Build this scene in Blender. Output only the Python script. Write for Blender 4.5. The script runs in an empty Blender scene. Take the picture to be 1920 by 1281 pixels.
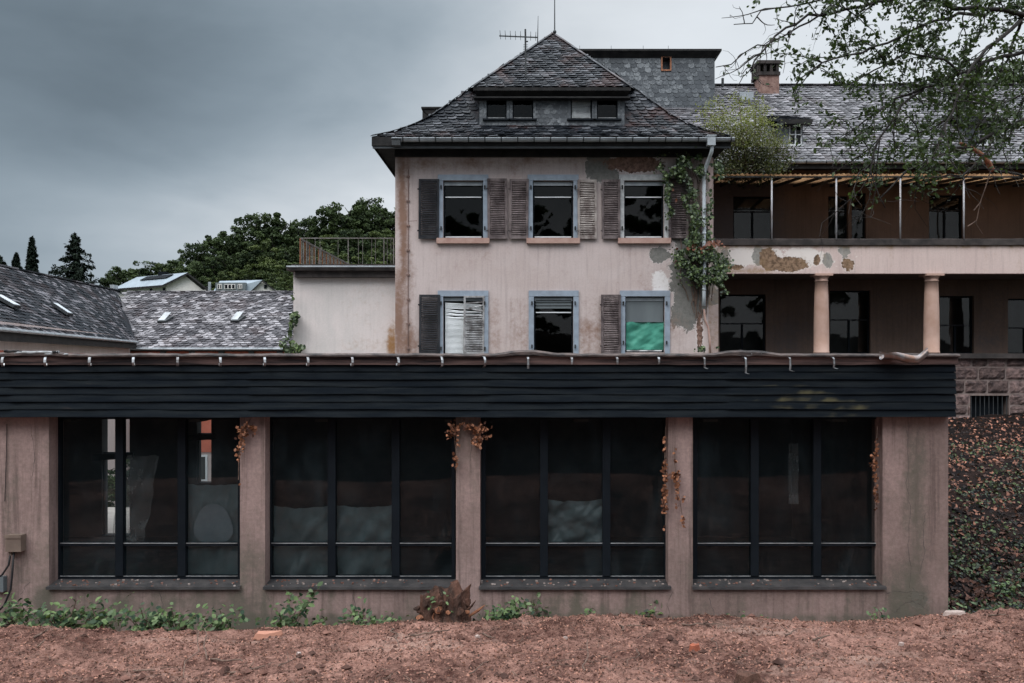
import bpy, math, random
import numpy as np
from mathutils import Vector, noise as mnoise
R = math.radians
rnd = random.Random(7)
C = bpy.context.scene.collection

# ------------------------------------------------------------------ camera
# principal point of the photograph at (985, 670) of 1920 x 1281, 28 mm lens
F = 28 / 36 * 1920
PX0, PY0, ZC = 985, 670, 3.2
cam = bpy.data.objects.new('camera', bpy.data.cameras.new('camera'))
C.objects.link(cam)
cam.location = (0, 0, ZC)
cam.rotation_euler = (R(90), 0, 0)
cam.data.lens = 28
cam.data.sensor_width = 36
cam.data.shift_x = (960 - PX0) / 1920
cam.data.shift_y = (PY0 - 640.5) / 1920
cam.data.clip_end = 3000
bpy.context.scene.camera = cam
sc = bpy.context.scene
sc.view_settings.view_transform = 'Standard'
sc.view_settings.look = 'None'
sc.view_settings.exposure = 0.42
sc.view_settings.gamma = 1.0
sc.cycles.max_bounces = 8
sc.cycles.transparent_max_bounces = 12

def X(px, Y): return (px - PX0) / F * Y
def Z(py, Y): return ZC - (py - PY0) / F * Y
def P(px, py, Y): return Vector((X(px, Y), Y, Z(py, Y)))

# ------------------------------------------------------------------ node helper
class NT:
    def __init__(s, tree): s.t = tree; s.n = tree.nodes; s.l = tree.links
    def new(s, typ, **kw):
        n = s.n.new(typ)
        for k, v in kw.items(): setattr(n, k, v)
        return n
    def set(s, inp, v):
        if isinstance(v, bpy.types.NodeSocket): s.l.new(v, inp)
        elif v is not None:
            if hasattr(inp.default_value, '__len__') and not hasattr(v, '__len__'): v = (v,) * len(inp.default_value)
            if hasattr(inp.default_value, '__len__') and len(inp.default_value) == 4 and len(v) == 3: v = tuple(v) + (1,)
            inp.default_value = v
    def math(s, op, a, b=None, c=None, clamp=False):
        n = s.new('ShaderNodeMath', operation=op, use_clamp=clamp)
        s.set(n.inputs[0], a)
        if b is not None: s.set(n.inputs[1], b)
        if c is not None: s.set(n.inputs[2], c)
        return n.outputs[0]
    def mix(s, f, a, b, mode='MIX'):
        n = s.new('ShaderNodeMix', data_type='RGBA', blend_type=mode)
        s.set(n.inputs[0], f); s.set(n.inputs[6], a); s.set(n.inputs[7], b)
        return n.outputs[2]
    def ss(s, v, a, b, lo=0., hi=1.):
        n = s.new('ShaderNodeMapRange', interpolation_type='SMOOTHSTEP')
        s.set(n.inputs[0], v)
        for i, q in enumerate((a, b, lo, hi)): n.inputs[i + 1].default_value = q
        return n.outputs[0]
    def noise(s, vec, scale, detail=5, rough=.6, dist=0):
        n = s.new('ShaderNodeTexNoise')
        if vec is not None: s.l.new(vec, n.inputs['Vector'])
        n.inputs['Scale'].default_value = scale; n.inputs['Detail'].default_value = detail
        n.inputs['Roughness'].default_value = rough; n.inputs['Distortion'].default_value = dist
        return n.outputs[0]
    def scale(s, vec, x, y, z):
        n = s.new('ShaderNodeMapping'); s.l.new(vec, n.inputs[0]); n.inputs['Scale'].default_value = (x, y, z)
        return n.outputs[0]
    def attr(s, name, out='Fac'):
        n = s.new('ShaderNodeAttribute', attribute_name=name); return n.outputs[out]
    def bump(s, h, strength, dist=.02):
        n = s.new('ShaderNodeBump'); n.inputs['Strength'].default_value = strength; n.inputs['Distance'].default_value = dist
        s.l.new(h, n.inputs['Height']); return n.outputs[0]

# ------------------------------------------------------------------ overcast sky + soft sun
SUN_DIR = Vector((-.5, -.62, .95)).normalized()          # towards the sun
w = bpy.data.worlds.new('World'); sc.world = w; w.use_nodes = True
g = NT(w.node_tree); g.n.clear()
sky = g.new('ShaderNodeTexSky', sky_type='NISHITA', sun_disc=False)
sky.sun_elevation = math.asin(SUN_DIR.z)
sky.sun_rotation = math.atan2(SUN_DIR.x, SUN_DIR.y)
tc = g.new('ShaderNodeTexCoord').outputs['Generated']
sx = g.new('ShaderNodeSeparateXYZ'); g.l.new(tc, sx.inputs[0])
dx, dy, dz = sx.outputs
mp = g.new('ShaderNodeMapping'); g.l.new(tc, mp.inputs[0]); mp.inputs['Rotation'].default_value = (0, R(-16), 0); mp.inputs['Scale'].default_value = (1.0, 1.0, 2.3)
n1 = g.noise(mp.outputs[0], 2.1, 5, .5, .35)
n2 = g.noise(mp.outputs[0], 5.2, 6, .55, .5)
# brightness of the cloud deck: darker to the left, a pale band low down, bright to the right
side = g.ss(dx, -.50, .30)
low = g.ss(dz, .10, .30, 1, 0)
b = g.math('ADD', g.math('MULTIPLY', side, .43), .168)
b = g.math('ADD', b, g.math('MULTIPLY', g.math('MULTIPLY', low, g.ss(dx, -.66, -.28, .30, 1)), .30))
streak = g.math('ADD', g.math('MULTIPLY', g.math('SUBTRACT', n1, .5), 1.35), g.math('MULTIPLY', g.math('SUBTRACT', n2, .5), .40))
b = g.math('MULTIPLY', b, g.math('ADD', 1.0, g.math('MULTIPLY', streak, g.ss(dx, -.3, .35, .85, .22))))
b = g.math('MAXIMUM', b, .07)
# the thin part of the deck lies high overhead and behind the camera; low behind it stands a wooded rise
over = g.math('MULTIPLY', g.ss(dz, .34, .75), g.ss(dy, .95, .3))
b = g.math('MULTIPLY', b, g.ss(dy, .2, -.3, 1, .8))
b = g.math('ADD', g.math('MULTIPLY', b, g.math('SUBTRACT', 1, over)), g.math('MULTIPLY', over, 2.5))
cool = g.mix(g.ss(b, .1, .6), (.71, .92, 1.10), (.94, 1.0, 1.06))
cl = g.mix(1.0, cool, b, 'MULTIPLY')
SKY_STRENGTH = .1
cl = g.mix(1.0, cl, 1 / SKY_STRENGTH, 'MULTIPLY')
col = g.mix(.97, sky.outputs[0], cl)
bg = g.new('ShaderNodeBackground'); g.l.new(col, bg.inputs[0]); bg.inputs[1].default_value = SKY_STRENGTH
g.l.new(bg.outputs[0], g.new('ShaderNodeOutputWorld').inputs[0])

sl = bpy.data.lights.new('sun', 'SUN'); sl.energy = 1.2; sl.angle = R(35); sl.color = (1, .95, .88)
sun = bpy.data.objects.new('sun', sl); C.objects.link(sun)
sun.rotation_euler = (-SUN_DIR).to_track_quat('-Z', 'Y').to_euler()

# ------------------------------------------------------------------ materials
def newmat(name):
    m = bpy.data.materials.new(name); m.use_nodes = True
    t = NT(m.node_tree); t.n.clear()
    out = t.new('ShaderNodeOutputMaterial')
    return m, t, out
def objco(t): return t.new('ShaderNodeTexCoord').outputs['Object']
def principled(t, out, col, rough=.8, nrm=None, spec=.3, metal=0):
    b = t.new('ShaderNodeBsdfPrincipled')
    t.set(b.inputs['Base Color'], col); t.set(b.inputs['Roughness'], rough)
    b.inputs['Specular IOR Level'].default_value = spec; b.inputs['Metallic'].default_value = metal
    if nrm is not None: t.l.new(nrm, b.inputs['Normal'])
    t.l.new(b.outputs[0], out.inputs[0]); return b
def basic(name, c1, c2=None, scale=6, rough=.8, bump=.15, bscale=None, stretch=(1, 1, 1), tint=0, spec=.3, metal=0, bd=.01):
    m, t, out = newmat(name)
    v = t.scale(objco(t), *stretch)
    n = t.noise(v, scale)
    col = t.mix(t.ss(n, .3, .7), c1, c2 if c2 else tuple(q * .65 for q in c1))
    if tint:
        a = t.attr('tint')
        col = t.mix(1.0, col, t.math('ADD', t.math('MULTIPLY', a, tint), 1 - tint / 2), 'MULTIPLY')
    nb = t.noise(v, bscale or scale * 4, 6, .65)
    principled(t, out, col, rough, t.bump(nb, bump, bd) if bump else None, spec, metal)
    return m
def leafmat(name, dark, light, trans=.3, rough=.5, spec=.3):
    m, t, out = newmat(name)
    col = t.mix(t.attr('tint'), dark, light)
    b = t.new('ShaderNodeBsdfPrincipled'); t.l.new(col, b.inputs['Base Color'])
    b.inputs['Roughness'].default_value = rough; b.inputs['Specular IOR Level'].default_value = spec
    if trans:
        tr = t.new('ShaderNodeBsdfTranslucent'); t.l.new(t.mix(1, col, (1.3, 1.5, .7), 'MULTIPLY'), tr.inputs[0])
        mx = t.new('ShaderNodeMixShader'); mx.inputs[0].default_value = trans
        t.l.new(b.outputs[0], mx.inputs[1]); t.l.new(tr.outputs[0], mx.inputs[2]); t.l.new(mx.outputs[0], out.inputs[0])
    else: t.l.new(b.outputs[0], out.inputs[0])
    return m
def plaster(name, c1, c2, grey=(.15, .147, .14), stain=(.1, .07, .05), white=(.62, .58, .57), red=(.3, .13, .09), bump=.25, bscale=60, streak=.35, grain=.12):
    """rendered wall; the point colour 'wear' holds r exposed render, g stain and painted crease shade, b bleached coat, a red underlayer"""
    m, t, out = newmat(name)
    v = objco(t)
    big = t.noise(v, .7, 6, .6, .4)
    drip = t.noise(t.scale(v, 5.5, 5.5, .28), 1.7, 7, .72)
    fine = t.noise(v, 22, 7, .78)
    col = t.mix(t.ss(big, .32, .68), c1, c2)
    col = t.mix(t.math('MULTIPLY', t.ss(drip, .47, .66), streak), col, tuple(q * .62 for q in c2))
    col = t.mix(grain, col, t.mix(t.ss(fine, .3, .7), (.22, .22, .22), (.78, .78, .78)), 'OVERLAY')
    a = t.new('ShaderNodeAttribute', attribute_name='wear')
    sp = t.new('ShaderNodeSeparateColor'); t.l.new(a.outputs['Color'], sp.inputs[0])
    ed = t.noise(v, 2.6, 8, .68, .9); ed2 = t.noise(v, 9, 7, .7)
    e1 = t.math('ADD', t.math('MULTIPLY', t.math('SUBTRACT', ed, .5), 2.8), t.math('MULTIPLY', t.math('SUBTRACT', t.noise(v, 14, 6, .75), .5), 1.1)); e2 = t.math('ADD', t.math('MULTIPLY', t.math('SUBTRACT', ed2, .5), 1.8), t.math('MULTIPLY', e1, .5))
    fs = t.ss(t.math('ADD', sp.outputs[1], t.math('MULTIPLY', e2, .6)), .1, 1.0)
    vr = t.math('ADD', t.math('MULTIPLY_ADD', sp.outputs[0], 2.0, -.45), e1)
    fr = t.ss(vr, .47, .53)
    rim = t.math('MULTIPLY', t.ss(vr, .33, .45), t.math('SUBTRACT', 1, fr))
    fw = t.ss(t.math('ADD', t.math('MULTIPLY_ADD', sp.outputs[2], 1.8, -.45), e1), .45, .60)
    vd = t.math('ADD', t.math('MULTIPLY_ADD', a.outputs['Alpha'], 1.8, -.45), e2)
    fd = t.ss(vd, .45, .6)
    rim = t.math('MAXIMUM', rim, t.math('MULTIPLY', t.ss(vd, .28, .42), t.math('SUBTRACT', 1, fd)))
    gcol = t.mix(t.ss(ed2, .3, .7), grey, tuple(q * 1.55 for q in grey))
    rcol = t.mix(t.ss(ed2, .35, .65), tuple(q * 1.25 for q in red), tuple(q * .42 for q in red))
    col = t.mix(fw, col, white)
    col = t.mix(t.math('MULTIPLY', rim, .55), col, white)
    col = t.mix(fr, col, gcol)
    col = t.mix(fd, col, rcol)
    col = t.mix(fs, col, t.mix(ed, stain, tuple(q * 1.8 for q in stain)))
    h = t.math('ADD', t.math('MULTIPLY', t.noise(v, bscale, 5, .7), .35), t.math('MULTIPLY', t.math('MAXIMUM', fr, t.math('MAXIMUM', fd, t.math('MULTIPLY', fw, .4))), -1.6))
    h = t.math('ADD', h, t.math('MULTIPLY', t.noise(v, 5, 4, .6), .5))
    principled(t, out, col, .9, t.bump(h, bump, .02), .15)
    return m
def slate(name, c1, c2, lichen=(.34, .34, .33), amount=.4, moss=(.1, .045, .035), mossamt=.3, rough=.5, spec=.5, fleck=.0, fleckcol=(.4, .39, .41)):
    m, t, out = newmat(name)
    v = objco(t); a = t.attr('tint')
    col = t.mix(a, c1, c2)
    big = t.noise(v, .55, 5, .6, .3); fine = t.noise(v, 14, 6, .7)
    f = t.math('ADD', t.math('MULTIPLY', big, .45), t.math('ADD', t.math('MULTIPLY', fine, .60), t.math('MULTIPLY', a, .15)))
    col = t.mix(t.math('MULTIPLY', t.ss(f, .56, .74), amount), col, lichen)
    if fleck: col = t.mix(t.math('MULTIPLY', t.ss(t.math('ADD', a, t.math('MULTIPLY', t.math('SUBTRACT', fine, .5), 1.2)), .62, .9), fleck), col, fleckcol)
    mz = t.noise(v, .9, 5, .65); 
    col = t.mix(t.math('MULTIPLY', t.ss(t.math('ADD', mz, t.math('MULTIPLY', fine, .3)), .66, .8), mossamt), col, moss)
    principled(t, out, col, rough, t.bump(fine, .3, .01), spec)
    return m
def glass(name, tint=(.8, .85, .85), refl=.05, rough=.02, dirt_haze=0):
    m, t, out = newmat(name)
    tr = t.new('ShaderNodeBsdfTransparent'); tr.inputs[0].default_value = tint + (1,)
    gl = t.new('ShaderNodeBsdfGlossy'); gl.inputs['Roughness'].default_value = rough
    fr = t.new('ShaderNodeFresnel'); fr.inputs[0].default_value = 1.45
    mx = t.new('ShaderNodeMixShader'); t.set(mx.inputs[0], t.math('MULTIPLY', fr.outputs[0], refl / .035, clamp=True))
    v = objco(t)
    t.l.new(t.bump(t.noise(v, 1.2, 2), .02, .05), gl.inputs['Normal'])
    t.l.new(tr.outputs[0], mx.inputs[1]); t.l.new(gl.outputs[0], mx.inputs[2])
    sh = mx.outputs[0]
    if dirt_haze:
        df = t.new('ShaderNodeBsdfDiffuse'); df.inputs[0].default_value = (.115, .165, .19, 1)  # blue-grey film: grime plus a painted haze that lifts the dark interior
        m2 = t.new('ShaderNodeMixShader')
        t.set(m2.inputs[0], t.math('ADD', t.math('MULTIPLY', t.ss(t.noise(t.scale(v, 1, 1, .5), 2.2, 6, .65, .6), .45, .8), dirt_haze), dirt_haze * .35))
        t.l.new(sh, m2.inputs[1]); t.l.new(df.outputs[0], m2.inputs[2]); sh = m2.outputs[0]
    t.l.new(sh, out.inputs[0])
    return m
def film(name, col, alpha, rough=.25):
    m, t, out = newmat(name)
    v = objco(t)
    b = t.new('ShaderNodeBsdfPrincipled'); b.inputs['Base Color'].default_value = col + (1,); b.inputs['Roughness'].default_value = rough
    t.l.new(t.bump(t.noise(v, 5, 4, .6, 1.2), .35, .05), b.inputs['Normal'])
    tl = t.new('ShaderNodeBsdfTranslucent'); tl.inputs[0].default_value = col + (1,)
    m1 = t.new('ShaderNodeMixShader'); m1.inputs[0].default_value = .3
    t.l.new(b.outputs[0], m1.inputs[1]); t.l.new(tl.outputs[0], m1.inputs[2])
    tr = t.new('ShaderNodeBsdfTransparent')
    m2 = t.new('ShaderNodeMixShader'); t.set(m2.inputs[0], t.ss(t.noise(v, 3, 5, .6), .2, .8, alpha - .15, min(1, alpha + .15)))
    t.l.new(tr.outputs[0], m2.inputs[1]); t.l.new(m1.outputs[0], m2.inputs[2]); t.l.new(m2.outputs[0], out.inputs[0])
    return m

M = {}
M['facade'] = plaster('pink_facade_plaster', (.50, .425, .415), (.45, .37, .355), grey=(.125, .122, .115), white=(.66, .63, .63), red=(.21, .13, .105), stain=(.15, .092, .07))
M['annex'] = plaster('pale_annex_plaster', (.60, .54, .53), (.50, .47, .46), stain=(.20, .11, .05), red=(.38, .25, .22), streak=.15)
M['balcony'] = plaster('balcony_plaster', (.56, .45, .42), (.50, .39, .365), grey=(.20, .19, .175), stain=(.20, .13, .07), white=(.66, .6, .57), red=(.23, .15, .10))
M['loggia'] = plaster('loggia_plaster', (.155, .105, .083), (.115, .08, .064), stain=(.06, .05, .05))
M['concrete'] = plaster('pavilion_render', (.305, .218, .203), (.19, .138, .126), grey=(.14, .135, .13), stain=(.075, .068, .055), white=(.34, .27, .26), red=(.3, .17, .14), bscale=45, bump=.5, streak=.8, grain=.30)
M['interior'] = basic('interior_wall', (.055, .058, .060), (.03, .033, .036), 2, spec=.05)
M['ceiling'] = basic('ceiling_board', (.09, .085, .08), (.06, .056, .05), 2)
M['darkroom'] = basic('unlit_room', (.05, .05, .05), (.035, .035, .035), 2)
def cladmat():
    m, t, out = newmat('charred_cladding')
    v = objco(t)
    n = t.noise(t.scale(v, .8, 4, 9), 1.6, 7, .65); big = t.noise(t.scale(v, .5, 1, 1), 1.1, 4, .6)
    col = t.mix(t.ss(n, .35, .75), (.0075, .0105, .0145), (.017, .021, .024))
    a = t.new('ShaderNodeAttribute', attribute_name='wear'); sp = t.new('ShaderNodeSeparateColor'); t.l.new(a.outputs['Color'], sp.inputs[0])
    e = t.math('MULTIPLY', t.math('SUBTRACT', n, .5), 1.4)
    col = t.mix(t.ss(t.math('ADD', sp.outputs[0], e), .30, 1.1), col, (.072, .066, .040))
    col = t.mix(t.ss(t.math('ADD', sp.outputs[1], e), .5, 1.1), col, (.13, .085, .065))
    principled(t, out, col, .8, t.bump(n, .35, .01), .03)
    return m
M['clad'] = cladmat()
M['fasciawood'] = basic('peeling_fascia_wood', (.15, .10, .092), (.020, .019, .021), 2.4, .8, .4, 14, (.5, 3, 9), spec=.05)
M['frame'] = basic('dark_window_frame', (.010, .013, .017), (.007, .009, .012), 3, .55, .1, spec=.05)
M['trim'] = basic('pale_edge_strip', (.30, .31, .32), (.16, .16, .16), 9, .4, .1)
M['sill'] = basic('dark_wet_sill', (.06, .055, .055), (.03, .03, .032), 7, .45, .4, 30)
M['zinc'] = basic('weathered_zinc', (.36, .39, .42), (.24, .26, .28), 4, .45, .1, metal=.3)
M['zincdark'] = basic('dark_zinc', (.045, .05, .055), (.025, .028, .03), 4, .6, .1)
M['eave'] = basic('dark_eave_timber', (.035, .034, .034), (.02, .02, .021), 4, .7, .2, spec=.05)
M['bluetrim'] = basic('blue_grey_window_trim', (.27, .32, .39), (.215, .25, .30), 5, .75, .2, 30)
M['whitetrim'] = basic('flaked_white_trim', (.47, .48, .49), (.30, .31, .32), 7, .8, .3, 30)
M['sandstone'] = basic('pink_sandstone', (.42, .285, .245), (.33, .20, .17), 4, .85, .3, 30)
M['shutter'] = basic('weathered_shutter', (.20, .165, .165), (.06, .048, .05), 5, .8, .4, 30, (1, 1, .5), tint=.9, spec=.05)
M['shutterpale'] = basic('bleached_shutter', (.40, .36, .34), (.14, .11, .105), 5, .85, .4, 30, (1, 1, .5), tint=.7, spec=.05)
M['shutterdark'] = basic('dark_shutter', (.045, .045, .05), (.02, .022, .026), 5, .8, .4, 30, (1, 1, .5), tint=.8, spec=.05)
M['blind'] = basic('white_blind_slat', (.80, .83, .85), (.62, .65, .67), 3, .5, .05)
M['blindgrey'] = basic('grey_roller_blind', (.13, .15, .16), (.10, .115, .125), 2, .7, .1, stretch=(1, 1, .2))
M['teal'] = basic('teal_green_sheet', (.065, .29, .215), (.045, .21, .155), 1.5, .6, .2, 3)
M['slate'] = slate('old_round_slate', (.006, .008, .0115), (.030, .034, .042), amount=.10, mossamt=.3, spec=.12, fleck=.55, fleckcol=(.115, .12, .135))
M['slatewing'] = slate('wing_slate', (.055, .055, .062), (.145, .142, .155), lichen=(.25, .245, .26), amount=.40, mossamt=.15, spec=.2, fleck=.2, fleckcol=(.33, .32, .36))
M['slatetower'] = slate('tower_slate', (.035, .042, .052), (.075, .086, .10), lichen=(.30, .32, .34), amount=.55, mossamt=.0)
M['slateleft'] = slate('dark_courtyard_slate', (.008, .0105, .014), (.024, .027, .034), lichen=(.13, .12, .125), amount=.25, mossamt=.15, spec=.08, fleck=.55, fleckcol=(.22, .21, .23))
M['slateback'] = slate('lichened_courtyard_slate', (.035, .034, .040), (.15, .143, .157), lichen=(.36, .345, .355), amount=.45, mossamt=.15, spec=.15, fleck=.3, fleckcol=(.42, .41, .44))
M['winglass'] = glass('old_window_glass', (.7, .75, .75), .030)
M['pavglass'] = glass('grimy_hazed_pavilion_glass', (.80, .84, .85), .028, .03, .085)
M['stone'] = basic('rough_red_sandstone', (.20, .135, .125), (.07, .050, .050), 5, .9, 1.0, 16, tint=1.1, bd=.06)
M['mortar'] = basic('sandy_mortar', (.21, .165, .155), (.15, .115, .105), 9, .95, .4)
M['column'] = basic('sandstone_column', (.44, .30, .25), (.36, .23, .18), 2.5, .85, .25, 40)
M['coping'] = basic('blackened_coping', (.07, .06, .058), (.03, .028, .028), 3, .85, .3, spec=.05)
M['white'] = basic('white_paint', (.68, .70, .72), (.55, .57, .6), 4, .5, .05)
M['postpaint'] = basic('dull_white_post', (.42, .43, .46), (.28, .25, .25), 3, .6, .05)
M['rust'] = basic('rusty_paint', (.26, .115, .06), (.14, .06, .035), 7, .8, .2)
M['rail'] = basic('grey_railing_metal', (.20, .19, .185), (.11, .09, .08), 8, .7, .1)
M['brick'] = basic('weathered_brick', (.27, .175, .15), (.15, .085, .072), 7, .9, .4, 20)
M['orangewall'] = basic('orange_red_render', (.47, .145, .10), (.40, .12, .08), 2, .9, .1)
M['housewhite'] = basic('white_house_render', (.62, .60, .58), (.56, .54, .53), 1, .9, .05)
M['houseroof'] = basic('grey_blue_metal_roof', (.25, .30, .34), (.20, .24, .28), 1, .5, .05)
M['bark'] = basic('dark_bark', (.035, .03, .027), (.018, .016, .015), 9, .9, .6, 30)
M['barkbroken'] = basic('split_bare_wood', (.36, .16, .09), (.20, .085, .05), 12, .8, .4, 30, (3, 3, 1))
M['twig'] = basic('dry_twig', (.17, .115, .09), (.075, .05, .04), 14, .9, .4, 40)
M['leaf'] = leafmat('tree_leaf', (.018, .030, .014), (.075, .108, .042), .3)
M['bushleaf'] = leafmat('yellow_green_leaf', (.018, .021, .013), (.24, .25, .095), .3)
M['ivy'] = leafmat('ivy_leaf', (.014, .026, .014), (.10, .145, .05), .15, .4, .4)
M['ivyred'] = leafmat('reddening_leaf', (.08, .03, .02), (.22, .085, .05), .15)
M['dead'] = leafmat('dry_orange_leaf', (.06, .022, .014), (.38, .165, .09), .15, .7)
M['bramble'] = leafmat('bramble_leaf', (.012, .034, .018), (.15, .215, .09), .15, .5, .3)
M['forest'] = leafmat('forest_leaf', (.012, .021, .011), (.055, .078, .03), .1, .7, .1)
M['conifer'] = leafmat('conifer_needles', (.008, .014, .011), (.025, .036, .024), 0, .8, .1)
M['litter'] = leafmat('fallen_leaf', (.03, .016, .012), (.36, .18, .13), .05, .8)
M['banklitter'] = leafmat('shade_toned_fallen_leaf', (.012, .008, .008), (.34, .15, .10), .05, .8)  # litter colours darkened for the shade of the overhanging tree
M['bankleaf'] = leafmat('dark_creeper_leaf', (.006, .012, .009), (.09, .125, .05), .1, .6)
M['forestlight'] = leafmat('paler_forest_leaf', (.018, .03, .014), (.10, .125, .045), .15, .7, .1)
M['clod'] = basic('soil_clod', (.26, .135, .105), (.10, .045, .034), 9, .95, .5, 40, tint=1.5)
M['box'] = basic('brown_metal_box', (.17, .13, .105), (.12, .09, .075), 5, .6, .1)
M['cable'] = basic('black_cable', (.02, .02, .022), None, 5, .6, 0)
M['stump'] = basic('rotten_stump_wood', (.125, .060, .042), (.03, .018, .014), 9, .9, .8, 26, (1, 1, .3), bd=.05)
M['tarp'] = film('green_grey_plastic_film', (.16, .215, .225), .9)
M['clearfilm'] = film('clear_plastic_film', (.40, .43, .43), .42)
M['terra'] = basic('terracotta_shard', (.45, .23, .16), (.36, .17, .12), 6, .85, .2)
M['brickred'] = basic('brick_red', (.30, .09, .05), (.20, .06, .035), 8, .9, .4)
M['stonegrey'] = basic('pale_pebble', (.40, .33, .30), (.26, .19, .17), 6, .9, .3)
def soilmat():
    m, t, out = newmat('red_sandy_soil')
    v = objco(t)
    big = t.noise(v, .9, 5, .6, .4); mid = t.noise(v, 8, 8, .78, .3); fine = t.noise(v, 48, 6, .75)
    f = t.math('ADD', t.math('MULTIPLY', big, .55), t.math('ADD', t.math('MULTIPLY', mid, .65), t.math('MULTIPLY', fine, .35)))
    col = t.mix(t.ss(f, .62, .98), (.068, .030, .024), (.47, .262, .208))
    damp = t.noise(t.scale(v, .8, 1.6, 1), 1.5, 7, .68, .6)
    col = t.mix(t.ss(damp, .54, .66, 0, .5), col, (.085, .036, .028))
    sand = t.noise(t.scale(v, .45, 1.1, 1), 1.2, 6, .62, .8)
    col = t.mix(t.ss(sand, .55, .68, 0, .6), col, (.43, .285, .235))
    col = t.mix(t.ss(fine, .60, .72, 0, .5), col, (.26, .105, .07))
    col = t.mix(t.ss(fine, .40, .28, 0, .6), col, (.055, .03, .026))
    h = t.math('ADD', t.math('MULTIPLY', mid, .6), t.math('MULTIPLY', fine, .5))
    principled(t, out, col, .95, t.bump(h, 1.0, .07), .1)
    return m
M['soil'] = soilmat()
M['bank'] = basic('dark_leafy_earth', (.022, .014, .012), (.006, .007, .008), 3.5, .95, .9, 18, bd=.06, spec=.03)
M['grass'] = basic('rough_grass_ground', (.05, .07, .03), (.025, .035, .016), .6, .95, .5, 5)
M['path'] = basic('pale_gravel_yard', (.38, .34, .31), (.28, .25, .23), 2, .95, .3)
def corrugated():
    m, t, out = newmat('rusty_translucent_sheet')
    v = objco(t)
    n = t.noise(t.scale(v, 2.5, .35, 1), 1.5, 6, .65)
    col = t.mix(t.ss(n, .3, .7), (.40, .245, .13), (.15, .08, .045))
    d = t.new('ShaderNodeBsdfDiffuse'); t.l.new(col, d.inputs[0])
    tl = t.new('ShaderNodeBsdfTranslucent'); t.l.new(col, tl.inputs[0])
    mx = t.new('ShaderNodeMixShader'); mx.inputs[0].default_value = .6
    t.l.new(d.outputs[0], mx.inputs[1]); t.l.new(tl.outputs[0], mx.inputs[2]); t.l.new(mx.outputs[0], out.inputs[0])
    return m
M['corr'] = corrugated()

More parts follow.
